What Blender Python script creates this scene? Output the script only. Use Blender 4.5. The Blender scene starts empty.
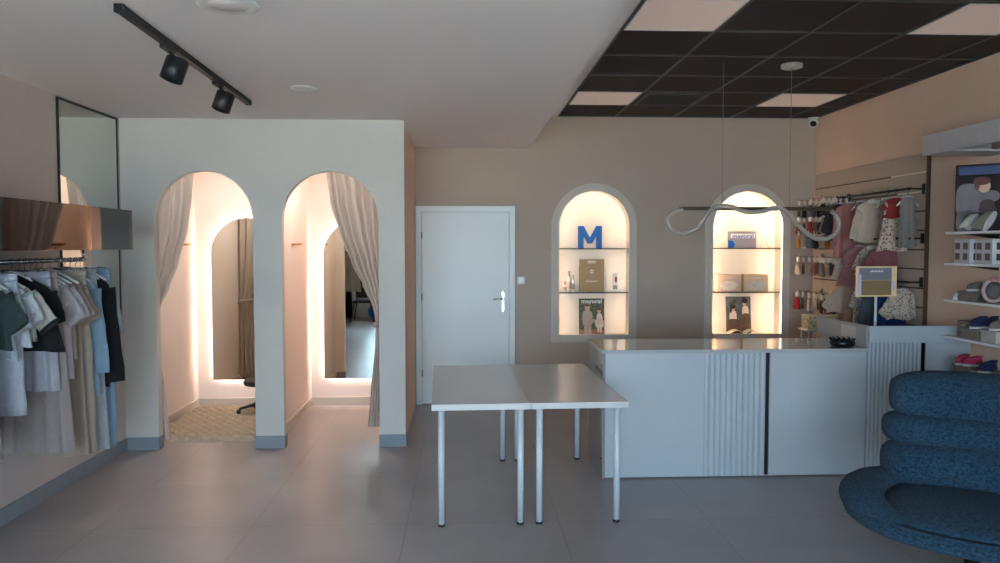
import bpy, bmesh, math, random
from mathutils import Vector, Matrix, Euler
sc = bpy.context.scene
col = sc.collection
PI = math.pi
R = math.radians
rnd = random.Random(7)

# ------------------------------------------------------------------ materials
def lin(h):
    if isinstance(h, str):
        h = h.lstrip('#'); c = [int(h[i:i+2], 16)/255 for i in (0, 2, 4)]
    else: c = [v/255 for v in h]
    return tuple((v/12.92 if v <= .04045 else ((v+.055)/1.055)**2.4) for v in c)
_m = {}
def mat(name, h, rough=.6, metal=0, noise=0, nscale=20, bump=0, bscale=60, spec=.5, sheen=0, emit=None, es=0, coat=0, stretch=None, h2=None):
    if name in _m: return _m[name]
    m = bpy.data.materials.new(name); m.use_nodes = True; _m[name] = m
    nt = m.node_tree; N = nt.nodes; L = nt.links; b = N['Principled BSDF']
    c = lin(h); b.inputs['Base Color'].default_value = (*c, 1)
    b.inputs['Roughness'].default_value = rough; b.inputs['Metallic'].default_value = metal
    b.inputs['Specular IOR Level'].default_value = spec
    if sheen: b.inputs['Sheen Weight'].default_value = sheen; b.inputs['Sheen Roughness'].default_value = .5
    if coat: b.inputs['Coat Weight'].default_value = coat; b.inputs['Coat Roughness'].default_value = .08
    if emit: b.inputs['Emission Color'].default_value = (*lin(emit), 1); b.inputs['Emission Strength'].default_value = es
    tc = None
    if noise or bump:
        tc = N.new('ShaderNodeTexCoord'); mp = N.new('ShaderNodeMapping'); L.new(tc.outputs['Object'], mp.inputs[0])
        if stretch: mp.inputs['Scale'].default_value = stretch
    if noise:
        n = N.new('ShaderNodeTexNoise'); n.inputs['Scale'].default_value = nscale; n.inputs['Detail'].default_value = 5
        L.new(mp.outputs[0], n.inputs['Vector'])
        cr = N.new('ShaderNodeValToRGB'); cr.color_ramp.elements[0].position = .3; cr.color_ramp.elements[1].position = .7
        d = c if h2 is None else lin(h2)
        cr.color_ramp.elements[0].color = (*[max(0, v*(1-noise)) for v in d], 1)
        cr.color_ramp.elements[1].color = (*[min(1, v*(1+noise)) for v in c], 1)
        L.new(n.outputs['Fac'], cr.inputs[0]); L.new(cr.outputs[0], b.inputs['Base Color'])
    if bump:
        n = N.new('ShaderNodeTexNoise'); n.inputs['Scale'].default_value = bscale; n.inputs['Detail'].default_value = 3
        L.new(mp.outputs[0], n.inputs['Vector'])
        bp = N.new('ShaderNodeBump'); bp.inputs['Strength'].default_value = bump; bp.inputs['Distance'].default_value = .01
        L.new(n.outputs['Fac'], bp.inputs['Height']); L.new(bp.outputs[0], b.inputs['Normal'])
    return m

def fabric(h, key=None, noise=.04, rough=.95):
    k = 'fabric_' + (key or (h if isinstance(h, str) else '%d_%d_%d' % tuple(h)))
    return mat(k, h, rough, noise=noise, nscale=35, bump=.35, bscale=140, sheen=.03)

def floor_mat():
    m = bpy.data.materials.new('floor_tiles'); m.use_nodes = True
    nt = m.node_tree; N = nt.nodes; L = nt.links; b = N['Principled BSDF']
    tc = N.new('ShaderNodeTexCoord'); mp = N.new('ShaderNodeMapping'); L.new(tc.outputs['Object'], mp.inputs[0])
    mp.inputs['Location'].default_value = (.34, .12, 0)
    br = N.new('ShaderNodeTexBrick'); L.new(mp.outputs[0], br.inputs['Vector'])
    br.offset = 0; br.inputs['Scale'].default_value = 1; br.inputs['Brick Width'].default_value = .9; br.inputs['Row Height'].default_value = .9
    br.inputs['Mortar Size'].default_value = .0022; br.inputs['Mortar Smooth'].default_value = .3
    br.inputs['Color1'].default_value = (*lin((160, 152, 149)), 1); br.inputs['Color2'].default_value = (*lin((166, 158, 155)), 1)
    br.inputs['Mortar'].default_value = (*lin((126, 119, 117)), 1)
    n = N.new('ShaderNodeTexNoise'); n.inputs['Scale'].default_value = 1.6; n.inputs['Detail'].default_value = 8; n.inputs['Roughness'].default_value = .6
    L.new(mp.outputs[0], n.inputs['Vector'])
    mr = N.new('ShaderNodeMapRange'); mr.inputs['From Min'].default_value = .3; mr.inputs['From Max'].default_value = .7
    mr.inputs['To Min'].default_value = .86; mr.inputs['To Max'].default_value = 1.1; L.new(n.outputs['Fac'], mr.inputs[0])
    mx = N.new('ShaderNodeMix'); mx.data_type = 'RGBA'; mx.blend_type = 'MULTIPLY'; mx.inputs[0].default_value = 1
    L.new(br.outputs['Color'], mx.inputs[6]); L.new(mr.outputs[0], mx.inputs[7]); L.new(mx.outputs[2], b.inputs['Base Color'])
    rr = N.new('ShaderNodeMapRange'); rr.inputs['To Min'].default_value = .27; rr.inputs['To Max'].default_value = .40
    L.new(n.outputs['Fac'], rr.inputs[0]); L.new(rr.outputs[0], b.inputs['Roughness'])
    bp = N.new('ShaderNodeBump'); bp.inputs['Strength'].default_value = .25; bp.inputs['Distance'].default_value = .002; bp.invert = True
    L.new(br.outputs['Fac'], bp.inputs['Height']); L.new(bp.outputs[0], b.inputs['Normal'])
    return m

def mirror_mat(name, tint, rough=.0, metal=1):
    m = mat(name, tint, rough, metal); return m

def glass_mat(name, tint=(225, 240, 235), refl=.12):
    m = bpy.data.materials.new(name); m.use_nodes = True
    nt = m.node_tree; N = nt.nodes; L = nt.links
    for n in list(N):
        if n.type == 'BSDF_PRINCIPLED': N.remove(n)
    out = [n for n in N if n.type == 'OUTPUT_MATERIAL'][0]
    t = N.new('ShaderNodeBsdfTransparent'); t.inputs[0].default_value = (*lin(tint), 1)
    g = N.new('ShaderNodeBsdfGlossy'); g.inputs['Roughness'].default_value = .03
    fr = N.new('ShaderNodeFresnel'); fr.inputs[0].default_value = 1.45
    mx = N.new('ShaderNodeMixShader'); L.new(fr.outputs[0], mx.inputs[0]); L.new(t.outputs[0], mx.inputs[1]); L.new(g.outputs[0], mx.inputs[2])
    L.new(mx.outputs[0], out.inputs[0]); return m

WHITE_CEIL = mat('ceiling_paint', (242, 233, 230), .9, bump=.05, bscale=300)
WALL_BEIGE = mat('greige_paint', (196, 176, 158), .9, noise=.02, nscale=3, bump=.08, bscale=250)
WALL_SAND = mat('sand_paint', (228, 196, 172), .9, noise=.02, nscale=3, bump=.08, bscale=250)
WALL_WHITE = mat('white_wall_paint', (212, 205, 194), .88, noise=.015, nscale=3, bump=.06, bscale=250)
WALL_LEFT = mat('pale_taupe_paint', (205, 188, 178), .9, noise=.02, nscale=3, bump=.08, bscale=250)
FIT_WALL = mat('fitting_room_paint', (228, 214, 204), .9, bump=.05, bscale=250)
BASEB = mat('grey_baseboard_tile', (140, 144, 148), .55, noise=.06, nscale=8)
BLACK_TILE = mat('black_ceiling_tile', (54, 40, 36), .95, noise=.35, nscale=160, bump=.3, bscale=300)
BLACK_GRID = mat('black_ceiling_grid', (70, 64, 62), .5)
PANEL_DIF = mat('panel_diffuser', (225, 212, 205), .4, emit=(255, 214, 196), es=.09)
BLACK_MET = mat('black_metal', (18, 18, 19), .45, noise=.1, nscale=40)
BLACK_GLOSS = mirror_mat('smoked_mirror', (92, 88, 86), .03)
MIRROR = mirror_mat('mirror_silver', (222, 224, 216), .0)
WHITE_MEL = mat('white_laminate', (186, 190, 192), .35, noise=.01, nscale=5)
WHITE_TABLE = mat('white_table_laminate', (205, 201, 196), .2, noise=.01, nscale=5)
WHITE_MET = mat('white_powdercoat', (202, 204, 206), .35)
WHITE_PL = mat('white_plastic', (220, 218, 214), .4)
GREY_SIDE = mat('counter_side_panel', (176, 172, 168), .45)
COUNTER_TOP = mat('glossy_countertop', (186, 184, 182), .06, spec=.8, coat=.6)
CHROME = mat('chrome', (190, 190, 188), .18, 1)
GOLD = mat('brushed_gold', (190, 140, 60), .3, 1)
DOOR_W = mat('white_door_paint', (236, 238, 234), .4)
NICHE_W = mat('niche_paint', (228, 220, 208), .85)
TRIM_W = mat('niche_moulding_paint', (216, 204, 190), .7)
GLASS = glass_mat('clear_glass')
DARK_EDGE = mat('dark_shelf_edge', (44, 38, 34), .3)
LED = mat('warm_led', (255, 240, 220), .5, emit=(255, 234, 220), es=17)
LED2 = mat('warm_led_niche', (255, 240, 220), .5, emit=(255, 228, 206), es=14)
LED3 = mat('warm_led_niche_bright', (255, 240, 220), .5, emit=(255, 224, 194), es=27)
CURT = mat('curtain_linen', (204, 190, 178), .95, noise=.1, nscale=14, stretch=(1, 1, .08), bump=.3, bscale=200)
FLOOR = floor_mat()
def translucent(m, amt):
    nt = m.node_tree; N = nt.nodes; L = nt.links; b = N['Principled BSDF']; out = [n for n in N if n.type == 'OUTPUT_MATERIAL'][0]
    tr = N.new('ShaderNodeBsdfTranslucent'); tr.inputs[0].default_value = (.60, .52, .45, 1)
    mx = N.new('ShaderNodeMixShader'); mx.inputs[0].default_value = amt
    L.new(b.outputs[0], mx.inputs[1]); L.new(tr.outputs[0], mx.inputs[2]); L.new(mx.outputs[0], out.inputs[0])
translucent(CURT, .2)

# ------------------------------------------------------------------ mesh helpers
class MB:
    def __init__(s): s.v = []; s.f = []; s.mi = []; s.sm = []
    def add(s, vs, fs, mi=0, smooth=False):
        o = len(s.v); s.v += [tuple(v) for v in vs]
        for f in fs: s.f.append(tuple(i+o for i in f)); s.mi.append(mi); s.sm.append(smooth)
    def quad(s, a, b, c, d, mi=0): s.add([a, b, c, d], [(0, 1, 2, 3)], mi)
    def box(s, x0, x1, y0, y1, z0, z1, bev=0, mi=0, rot=None, seg=2):
        if bev:
            bm = bmesh.new(); bmesh.ops.create_cube(bm, size=1)
            for v in bm.verts: v.co = Vector(((x0+x1)/2+v.co.x*(x1-x0), (y0+y1)/2+v.co.y*(y1-y0), (z0+z1)/2+v.co.z*(z1-z0)))
            bmesh.ops.bevel(bm, geom=bm.edges[:], offset=min(bev, .49*min(abs(x1-x0), abs(y1-y0), abs(z1-z0))), segments=seg, affect='EDGES', profile=.6)
            bm.verts.index_update()
            vs = [v.co.copy() for v in bm.verts]; fs = [[v.index for v in f.verts] for f in bm.faces]; bm.free()
            if rot: vs = [rot @ v for v in vs]
            s.add(vs, fs, mi, False)
        else:
            vs = [Vector(p) for p in ((x0, y0, z0), (x1, y0, z0), (x1, y1, z0), (x0, y1, z0), (x0, y0, z1), (x1, y0, z1), (x1, y1, z1), (x0, y1, z1))]
            if rot: vs = [rot @ v for v in vs]
            s.add(vs, [(3, 2, 1, 0), (4, 5, 6, 7), (0, 1, 5, 4), (1, 2, 6, 5), (2, 3, 7, 6), (3, 0, 4, 7)], mi)
    def cyl(s, p0, p1, r0, r1=None, n=16, mi=0, cap=True):
        s.tube([p0, p1], [r0, r0 if r1 is None else r1], n, mi, cap)
    def tube(s, pts, r, n=12, mi=0, cap=True, asp=1, up=None, closed=False):
        pts = [Vector(p) for p in pts]; m = len(pts)
        if not isinstance(r, (list, tuple)): r = [r]*m
        vs = []; pu = Vector(up) if up else None
        for i, p in enumerate(pts):
            if closed: t = pts[(i+1) % m]-pts[i-1]
            else: t = pts[min(i+1, m-1)]-pts[max(i-1, 0)]
            t.normalize()
            if pu is None:
                pu = Vector((0, 0, 1)) if abs(t.z) < .9 else Vector((1, 0, 0))
            u = pu - t*pu.dot(t)
            if u.length < 1e-6: u = t.orthogonal()
            u.normalize(); w = t.cross(u)
            if not up: pu = u
            for k in range(n):
                a = 2*PI*k/n; vs.append(p + u*(r[i]*asp*math.sin(a)) + w*(r[i]*math.cos(a)))
        fs = []
        for i in range(m if closed else m-1):
            j = (i+1) % m
            for k in range(n): fs.append((i*n+k, i*n+(k+1) % n, j*n+(k+1) % n, j*n+k))
        s.add(vs, fs, mi, True)
        if cap and not closed:
            s.add(vs[:n], [tuple(range(n-1, -1, -1))], mi); s.add(vs[-n:], [tuple(range(n))], mi)
    def lathe(s, prof, cx=0, cy=0, n=24, mi=0, smooth=True):
        vs = []
        for r, z in prof:
            for k in range(n): a = 2*PI*k/n; vs.append((cx+r*math.cos(a), cy+r*math.sin(a), z))
        fs = [(i*n+k, i*n+(k+1) % n, (i+1)*n+(k+1) % n, (i+1)*n+k) for i in range(len(prof)-1) for k in range(n)]
        s.add(vs, fs, mi, smooth)
    def prism(s, poly, axis, a, b, mi=0, smooth=False):
        """poly: list of 2D points; axis 'y' -> (x,z) polygon extruded from y=a to y=b; 'x' -> (y,z); 'z' -> (x,y)"""
        def P(q, t): return {'y': (q[0], t, q[1]), 'x': (t, q[0], q[1]), 'z': (q[0], q[1], t)}[axis]
        n = len(poly); vs = [P(q, a) for q in poly]+[P(q, b) for q in poly]
        s.add(vs, [tuple(range(n)), tuple(range(2*n-1, n-1, -1))], mi)
        s.add(vs, [(i, (i+1) % n, n+(i+1) % n, n+i) for i in range(n)], mi, smooth)
    def ell(s, c, r, nu=16, nv=10, mi=0, e=1.0, rot=None):
        c = Vector(c); vs = []; fs = []
        g = lambda v: math.copysign(abs(v)**e, v)
        for i in range(nv+1):
            th = -PI/2+PI*i/nv
            for k in range(nu):
                ph = 2*PI*k/nu
                v = Vector((r[0]*g(math.cos(th))*g(math.cos(ph)), r[1]*g(math.cos(th))*g(math.sin(ph)), r[2]*g(math.sin(th))))
                if rot: v = rot @ v
                vs.append(c+v)
        for i in range(nv):
            for k in range(nu): fs.append((i*nu+k, i*nu+(k+1) % nu, (i+1)*nu+(k+1) % nu, (i+1)*nu+k))
        s.add(vs, fs, mi, True)
    def build(s, name, m, parent=None, loc=None, rotz=0, fixn=True):
        me = bpy.data.meshes.new(name)
        vs = s.v
        me.from_pydata([tuple(v) for v in vs], [], s.f)
        for mm in (m if isinstance(m, (list, tuple)) else [m]): me.materials.append(mm)
        me.polygons.foreach_set('material_index', s.mi); me.polygons.foreach_set('use_smooth', s.sm)
        if fixn:
            bm = bmesh.new(); bm.from_mesh(me); bmesh.ops.remove_doubles(bm, verts=bm.verts, dist=1e-5)
            bmesh.ops.recalc_face_normals(bm, faces=bm.faces); bm.to_mesh(me); bm.free()
        me.update()
        o = bpy.data.objects.new(name, me); col.objects.link(o)
        if parent: o.parent = parent
        if loc: o.location = loc
        if rotz: o.rotation_euler.z = rotz
        return o
def tag(o, label, cat, group=None, kind=None):
    if label: o['label'] = label
    if cat: o['category'] = cat
    if group: o['group'] = group
    if kind: o['kind'] = kind
    return o
def empty(name, loc=(0, 0, 0), rotz=0):
    o = bpy.data.objects.new(name, None); col.objects.link(o); o.location = loc; o.rotation_euler.z = rotz
    o.empty_display_size = .1; return o
def thing(name, label, cat, loc=(0, 0, 0), rotz=0, group=None): return tag(empty(name, loc, rotz), label, cat, group)
def struct(name, mb, m, parent=None):
    o = mb.build(name, m, parent)
    if not parent: o['kind'] = 'structure'
    return o
def sub(o, lv=1):
    md = o.modifiers.new('subd', 'SUBSURF'); md.levels = lv; md.render_levels = lv; return o
def copy_tree(o, parent=None):
    c = o.copy(); col.objects.link(c)
    if parent: c.parent = parent
    for ch in o.children: copy_tree(ch, c)
    return c
_txt = {}
def text_mesh(name, s, size, m, parent, loc, rot=(PI/2, 0, 0), depth=.0008, bold=0, sx=1):
    cu = bpy.data.curves.new('t', 'FONT'); cu.body = s; cu.size = size; cu.extrude = depth; cu.offset = bold
    cu.align_x = 'CENTER'; cu.align_y = 'CENTER'; cu.resolution_u = 3
    t = bpy.data.objects.new('t', cu); col.objects.link(t)
    bpy.context.view_layer.update()
    dg = bpy.context.evaluated_depsgraph_get()
    me = bpy.data.meshes.new_from_object(t.evaluated_get(dg)); bpy.data.objects.remove(t)
    me.name = name; me.materials.clear(); me.materials.append(m)
    o = bpy.data.objects.new(name, me); col.objects.link(o); o.parent = parent; o.location = loc; o.rotation_euler = rot; o.scale = (sx, 1, 1)
    return o

# ------------------------------------------------------------------ room geometry
XL, XR = -2.72, 3.68
YB, YF, YR = 7.75, 6.11, -1.9        # back wall, fitting-room wall, shop front behind the camera
ZC, ZH = 2.65, 2.97
XS = .68                             # step between the low and the high ceiling

def arch_pts(xa, xb, zt, n=28):
    r = (xb-xa)/2; cx = (xa+xb)/2; zs = zt-r
    return [(cx-r*math.cos(PI*i/n), zs+r*math.sin(PI*i/n)) for i in range(n+1)]
def arch_wall(xl, xr, z0, z1, yf, yb, arches):
    mb = MB(); xs = [xl]; spans = []
    for (xa, xb, zb, zt) in arches:
        spans.append(('s', xs[-1], xa))
        spans.append(('a', xa, xb, zb, zt)); xs.append(xb)
    spans.append(('s', xs[-1], xr))
    for sp in spans:
        if sp[0] == 's':
            for y in (yf, yb): mb.quad((sp[1], y, z0), (sp[2], y, z0), (sp[2], y, z1), (sp[1], y, z1))
        else:
            _, xa, xb, zb, zt = sp; P = arch_pts(xa, xb, zt)
            for (p, q) in zip(P, P[1:]):
                for y in (yf, yb):
                    mb.quad((p[0], y, p[1]), (q[0], y, q[1]), (q[0], y, z1), (p[0], y, z1))
                    if zb > z0: mb.quad((p[0], y, z0), (q[0], y, z0), (q[0], y, zb), (p[0], y, zb))
                mb.quad((p[0], yf, p[1]), (q[0], yf, q[1]), (q[0], yb, q[1]), (p[0], yb, p[1]), 1)
            for x in (xa, xb): mb.quad((x, yf, zb), (x, yb, zb), (x, yb, P[0][1]), (x, yf, P[0][1]), 1)
            if zb > z0: mb.quad((xa, yf, zb), (xb, yf, zb), (xb, yb, zb), (xa, yb, zb), 1)
    for x in (xl, xr): mb.quad((x, yf, z0), (x, yb, z0), (x, yb, z1), (x, yf, z1))
    mb.quad((xl, yf, z1), (xr, yf, z1), (xr, yb, z1), (xl, yb, z1))
    return mb

f = MB(); f.box(XL-.2, XR+.2, YR-.2, YB+.35, -.12, 0); struct('floor', f, FLOOR)
g = MB(); g.box(-14, 14, -18, YR-.2, -.14, -.02); struct('ground', g, mat('pavement', (168, 158, 154), .9, noise=.1, nscale=2))
c = MB(); c.box(XL-.2, XS, YR-.2, YB+.35, ZC, ZH+.15); struct('ceiling', c, WHITE_CEIL)
c = MB(); c.box(XS, .97, YR-.2, YB+.35, ZH, ZH+.15); struct('ceiling', c, WHITE_CEIL)
c = MB(); c.box(.97, XR+.2, YR-.2, YB+.35, ZH+.012, ZH+.16); struct('ceiling', c, BLACK_TILE)
w = MB(); w.box(XL-.2, XL, YR-.2, YB+.35, 0, ZC); struct('wall_left', w, WALL_LEFT)
w = MB(); w.box(XR, XR+.2, YR-.2, YB+.35, 0, ZH+.01); struct('wall_right', w, WALL_SAND)
# back wall with two niches
N1 = (.965, 1.735, .70, 2.225); N2 = (2.58, 3.36, .70, 2.225)
w = arch_wall(XL, XR, 0, ZH+.01, YB, YB+.22, [N1, N2])
struct('wall_back', w, [WALL_BEIGE, NICHE_W])
for i, nn in enumerate((N1, N2)):
    w = MB(); w.box(nn[0]-.1, nn[1]+.1, YB+.22, YB+.26, .6, 2.35); struct('wall_back', w, NICHE_W)
# fitting rooms
A1 = (-2.46, -1.69, 0, 2.24); A2 = (-1.462, -.69, 0, 2.24)
w = arch_wall(XL, -.48, 0, ZC, YF, YF+.08, [A1, A2]); struct('wall_front', w, [WALL_WHITE, WALL_WHITE])
w = MB(); w.box(-1.65, -1.57, YF+.08, YB, 0, ZC); struct('wall_partition', w, FIT_WALL)
w = MB(); w.box(-.60, -.50, YF+.08, YB, 0, ZC, mi=0)
struct('wall_inner', w, WALL_SAND)
w = MB(); w.box(XL, XL+.004, YF+.08, YB, 0, ZC); struct('wall_left', w, FIT_WALL)
w = MB(); w.box(XL+.004, -1.65, YB-.004, YB, 0, ZC); w.box(-1.57, -.60, YB-.004, YB, 0, ZC); struct('wall_back', w, FIT_WALL)
# baseboards
def bb(name, *b):
    m = MB(); m.box(*b, bev=.003); struct(name, m, BASEB)
bb('baseboard_left', XL, XL+.014, YR, YF, 0, .10)
for (a, b) in ((XL, -2.46), (-1.69, -1.462), (-.69, -.48)):
    bb('baseboard_front', (a-.006 if a != XL else a+.014), b+.006, YF-.014, YF+.086, 0, .10)
FB = mat('fitting_baseboard', (196, 184, 170), .55)
for b in ((XL+.004, XL+.016, YF+.09, YB-.02), (-1.662, -1.65, YF+.09, YB-.02), (-1.57, -1.558, YF+.09, YB-.02), (-.612, -.60, YF+.09, YB-.02), (XL+.004, -1.65, YB-.018, YB-.004), (-1.57, -.60, YB-.018, YB-.004)):
    m = MB(); m.box(*b, 0, .085, bev=.002); struct('baseboard_inner', m, FB)
bb('baseboard_back', .54, XR, YB-.014, YB, 0, .08)
bb('baseboard_right', XR-.014, XR, YR, YB-.014, 0, .08)
# rear shop front (behind the camera)
w = MB()
w.box(XL-.2, XR+.2, YR-.15, YR, 2.45, ZH+.1); w.box(XL-.2, XL+.15, YR-.15, YR, 0, 2.45); w.box(2.0, XR+.2, YR-.15, YR, 0, 2.45); w.box(.4, .6, YR-.15, YR, 0, 2.45)
w.box(XL-.2, -1.25, YR-.15, YR, 0, .8)
struct('wall_rear', w, WALL_WHITE)
for i, (a, b) in enumerate(((XL+.15, .4), (.6, 2.0))):
    e = empty('window_%d' % (i+1)); e['kind'] = 'structure'
    m = MB()
    for (x0, x1, z0, z1) in ((a if i else -1.25, b, 0, .06), (a, b, 2.39, 2.45), (a, a+.06, .8 if i == 0 else .06, 2.39), (b-.06, b, .06, 2.39), ((a+b)/2-.03, (a+b)/2+.03, .06, 2.39)):
        m.box(x0, x1, YR-.11, YR-.05, z0, z1, bev=.004)
    m.build('window_frame', BLACK_MET, e)
    m = MB(); m.box(a+.05, b-.05, YR-.084, YR-.078, .05, 2.4); m.build('window_pane', GLASS, e)
    L = bpy.data.lights.new('window_portal', 'AREA'); L.shape = 'RECTANGLE'; L.size = b-a; L.size_y = 2.4
    L.cycles.is_portal = True
    lo = bpy.data.objects.new('window_portal', L); col.objects.link(lo); lo.location = ((a+b)/2, YR-.02, 1.22); lo.rotation_euler = (PI/2, 0, 0)

# ------------------------------------------------------------------ black grid ceiling
GX = [.97, 1.56, 2.165, 2.77, 3.37, XR]; GY = [YB-.004]+[7.1-.61*k for k in range(16)]
g = MB()
for x in GX[:-1]: g.box(x-.009, x+.009, YR, YB, ZH, ZH+.011)
for y in GY[1:]: g.box(.98, XR, y-.009, y+.009, ZH+.001, ZH+.0115)
g.box(.97, XR, YB-.02, YB, ZH, ZH+.0115); g.box(XR-.02, XR, YR, YB, ZH, ZH+.0115)
struct('ceiling', g, BLACK_GRID).name = 'trim_1'
def lightpanel(x0, x1, y0, y1, lab):
    t = thing('ceiling_light_panel', lab, 'ceiling light', ((x0+x1)/2, (y0+y1)/2, ZH), 0, 'square light panels in the black ceiling')
    a, b = (x1-x0)/2-.012, (y1-y0)/2-.012
    m = MB()
    for q in ((-a, a, -b, -b+.012), (-a, a, b-.012, b), (-a, -a+.012, -b+.012, b-.012), (a-.012, a, -b+.012, b-.012)): m.box(*q, -.002, .011)
    m.build('panel_frame', WHITE_PL, t)
    m = MB(); m.box(-a+.012, a-.012, -b+.012, b-.012, .001, .009); m.build('diffuser', PANEL_DIF, t)
lightpanel(.975, 1.56, 6.49, 7.1, 'square light panel at the far left corner of the black ceiling')
lightpanel(2.77, 3.37, 6.49, 7.1, 'square light panel at the far right of the black ceiling')
lightpanel(.975, 1.56, 4.05, 4.66, 'large light panel beside the white ceiling edge, nearest to viewer')
lightpanel(2.77, 3.37, 4.05, 4.66, 'light panel near the right wall at the picture top')
t = thing('ceiling_vent', 'black slatted air vent between the two far light panels', 'vent', (1.87, 6.8, ZH))
m = MB(); 
for q in ((-.27, .27, -.27, -.25), (-.27, .27, .25, .27), (-.27, -.25, -.25, .25), (.25, .27, -.25, .25)): m.box(*q, -.006, .01)
m.build('vent_frame', BLACK_GRID, t)
m = MB()
for k in range(14): m.box(-.25, .25, -.24+k*.0355, -.225+k*.0355, -.005, .01)
m.build('louvre', BLACK_MET, t)
# ceiling discs on the white ceiling
t = thing('ceiling_speaker', 'round white ceiling speaker grille at the picture top', 'speaker', (-.985, 3.24, ZC))
m = MB(); m.lathe([(.0, -.006), (.085, -.006), (.112, -.010), (.125, -.006), (.128, 0)], n=40); m.build('rim', WHITE_PL, t)
m = MB(); m.lathe([(.0, -.008), (.08, -.0085), (.083, -.005)], n=32); m.build('grille', mat('speaker_grille', (232, 222, 218), .8, bump=.3, bscale=600), t)
t = thing('recessed_light', 'small round white flush light in the white ceiling', 'ceiling light', (-1.02, 4.9, ZC))
m = MB(); m.lathe([(.0, -.004), (.06, -.006), (.08, -.008), (.083, 0)], n=40); m.build('bezel', WHITE_PL, t)
# track light
t = thing('track_rail', 'black ceiling track rail running toward the fitting rooms', 'track rail', (0, 0, 0))
m = MB(); m.box(-.0175, .0175, 3.27, 5.31, ZC-.034, ZC-.0005, bev=.003); m.build('rail', BLACK_MET, t)
m = MB(); m.box(-.02, .02, 5.31, 5.335, ZC-.036, ZC-.0005, bev=.003); m.build('end_cap', BLACK_MET, t)
m = MB(); m.box(-.02, .02, 3.245, 3.27, ZC-.036, ZC-.0005, bev=.003); m.build('end_cap', BLACK_MET, t)
t.location.x = -1.35; t.rotation_euler.z = R(1.5)
def spot(y, lab):
    t = thing('track_spotlight', lab, 'spotlight', (-1.35-y*.0262, y, ZC-.034), 0, 'black spotlights on the ceiling track')
    m = MB(); m.box(-.016, .016, -.06, .06, -.02, -.001, bev=.003); m.build('adapter', BLACK_MET, t)
    m = MB(); m.cyl((0, .02, -.018), (.044, .022, -.062), .008, n=12); m.cyl((.018, .02, -.058), (.06, .02, -.058), .009, n=12); m.build('bracket', BLACK_MET, t)
    rot = Matrix.Rotation(R(14), 4, 'X')
    m = MB(); prof = [(0, -.055), (.05, -.055), (.054, -.058), (.054, -.165), (.048, -.167), (.045, -.14), (0, -.138)]
    m.lathe(prof, n=32); o = m.build('lamp_head', BLACK_MET, t); o.rotation_euler = (R(-8), R(17), 0); o.location = (.062, .02, -.006)
    m = MB(); m.lathe([(0, -.1385), (.044, -.1385)], n=24); p = m.build('lens', mat('lamp_lens', (120, 118, 112), .2), o)
spot(3.80, 'black track spotlight nearer to the viewer'); spot(4.62, 'black track spotlight nearer to the fitting rooms')
# camera dome
t = thing('security_camera', 'white security camera with black lens below the black ceiling corner', 'security camera', (3.61, 7.66, ZH-.003))
m = MB(); m.lathe([(0, 0), (.05, 0), (.052, -.012), (.045, -.02), (0, -.021)], n=24); m.build('mount', WHITE_PL, t)
m = MB(); m.ell((0, 0, -.06), (.052, .052, .05)); m.build('housing', WHITE_PL, t)
m = MB(); m.ell((-.012, -.03, -.068), (.034, .028, .03)); m.build('lens', mat('camera_lens', (12, 12, 14), .1), t)

# ------------------------------------------------------------------ niche mouldings + lights + shelves
def arch_band(mb, xa, xb, zb, zt, wi, wo, y0, y1, bottom=True, mi=0, n=32):
    """band around the arched opening: from wi inside to wo outside"""
    inner = arch_pts(xa+wi, xb-wi, zt-wi, n); outer = arch_pts(xa-wo, xb+wo, zt+wo, n)
    inner = [(xa+wi, zb+(wi if bottom else 0))]+inner+[(xb-wi, zb+(wi if bottom else 0))]
    outer = [(xa-wo, zb-(wo if bottom else 0))]+outer+[(xb+wo, zb-(wo if bottom else 0))]
    k = len(inner); rng = range(k) if bottom else range(k-1)
    for i in rng:
        j = (i+1) % k
        a, b, c_, d = inner[i], inner[j], outer[j], outer[i]
        mb.quad((a[0], y0, a[1]), (b[0], y0, b[1]), (c_[0], y0, c_[1]), (d[0], y0, d[1]), mi)
        mb.quad((a[0], y1, a[1]), (b[0], y1, b[1]), (c_[0], y1, c_[1]), (d[0], y1, d[1]), mi)
        mb.quad((a[0], y0, a[1]), (b[0], y0, b[1]), (b[0], y1, b[1]), (a[0], y1, a[1]), mi)
        mb.quad((d[0], y0, d[1]), (c_[0], y0, c_[1]), (c_[0], y1, c_[1]), (d[0], y1, d[1]), mi)
    if not bottom:
        for e in (0, -1):
            a, d = inner[e], outer[e]; mb.quad((a[0], y0, a[1]), (d[0], y0, d[1]), (d[0], y1, d[1]), (a[0], y1, a[1]), mi)
for i, nn in enumerate((N1, N2)):
    m = MB(); arch_band(m, *nn, .018, .062, YB-.018, YB-.001); arch_band(m, *nn, .018, .022, YB-.030, YB-.018)
    e = struct('trim_%d' % (i+2), m, TRIM_W)
    m = MB(); arch_band(m, *nn, .012, -.002, YB+.006, YB+.016, bottom=False); m.build('led_strip', (LED2, LED3)[i], e)
    for k, z in enumerate((1.615, 1.155) if i == 0 else (1.62, 1.155)):
        t = thing('glass_shelf', '%s glass shelf of the %s lit niche' % (('upper', 'lower')[k], ('left', 'right')[i]), 'shelf', ((nn[0]+nn[1])/2, YB, z), 0, 'glass shelves in the lit niches')
        hw = (nn[1]-nn[0])/2-.002
        m = MB(); m.box(-hw, hw, .036, .215, -.008, 0); m.build('glass_panel', GLASS, t)
        m = MB(); m.box(-hw, hw, .026, .0358, -.010, .001); m.build('front_edge', DARK_EDGE, t)

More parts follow.
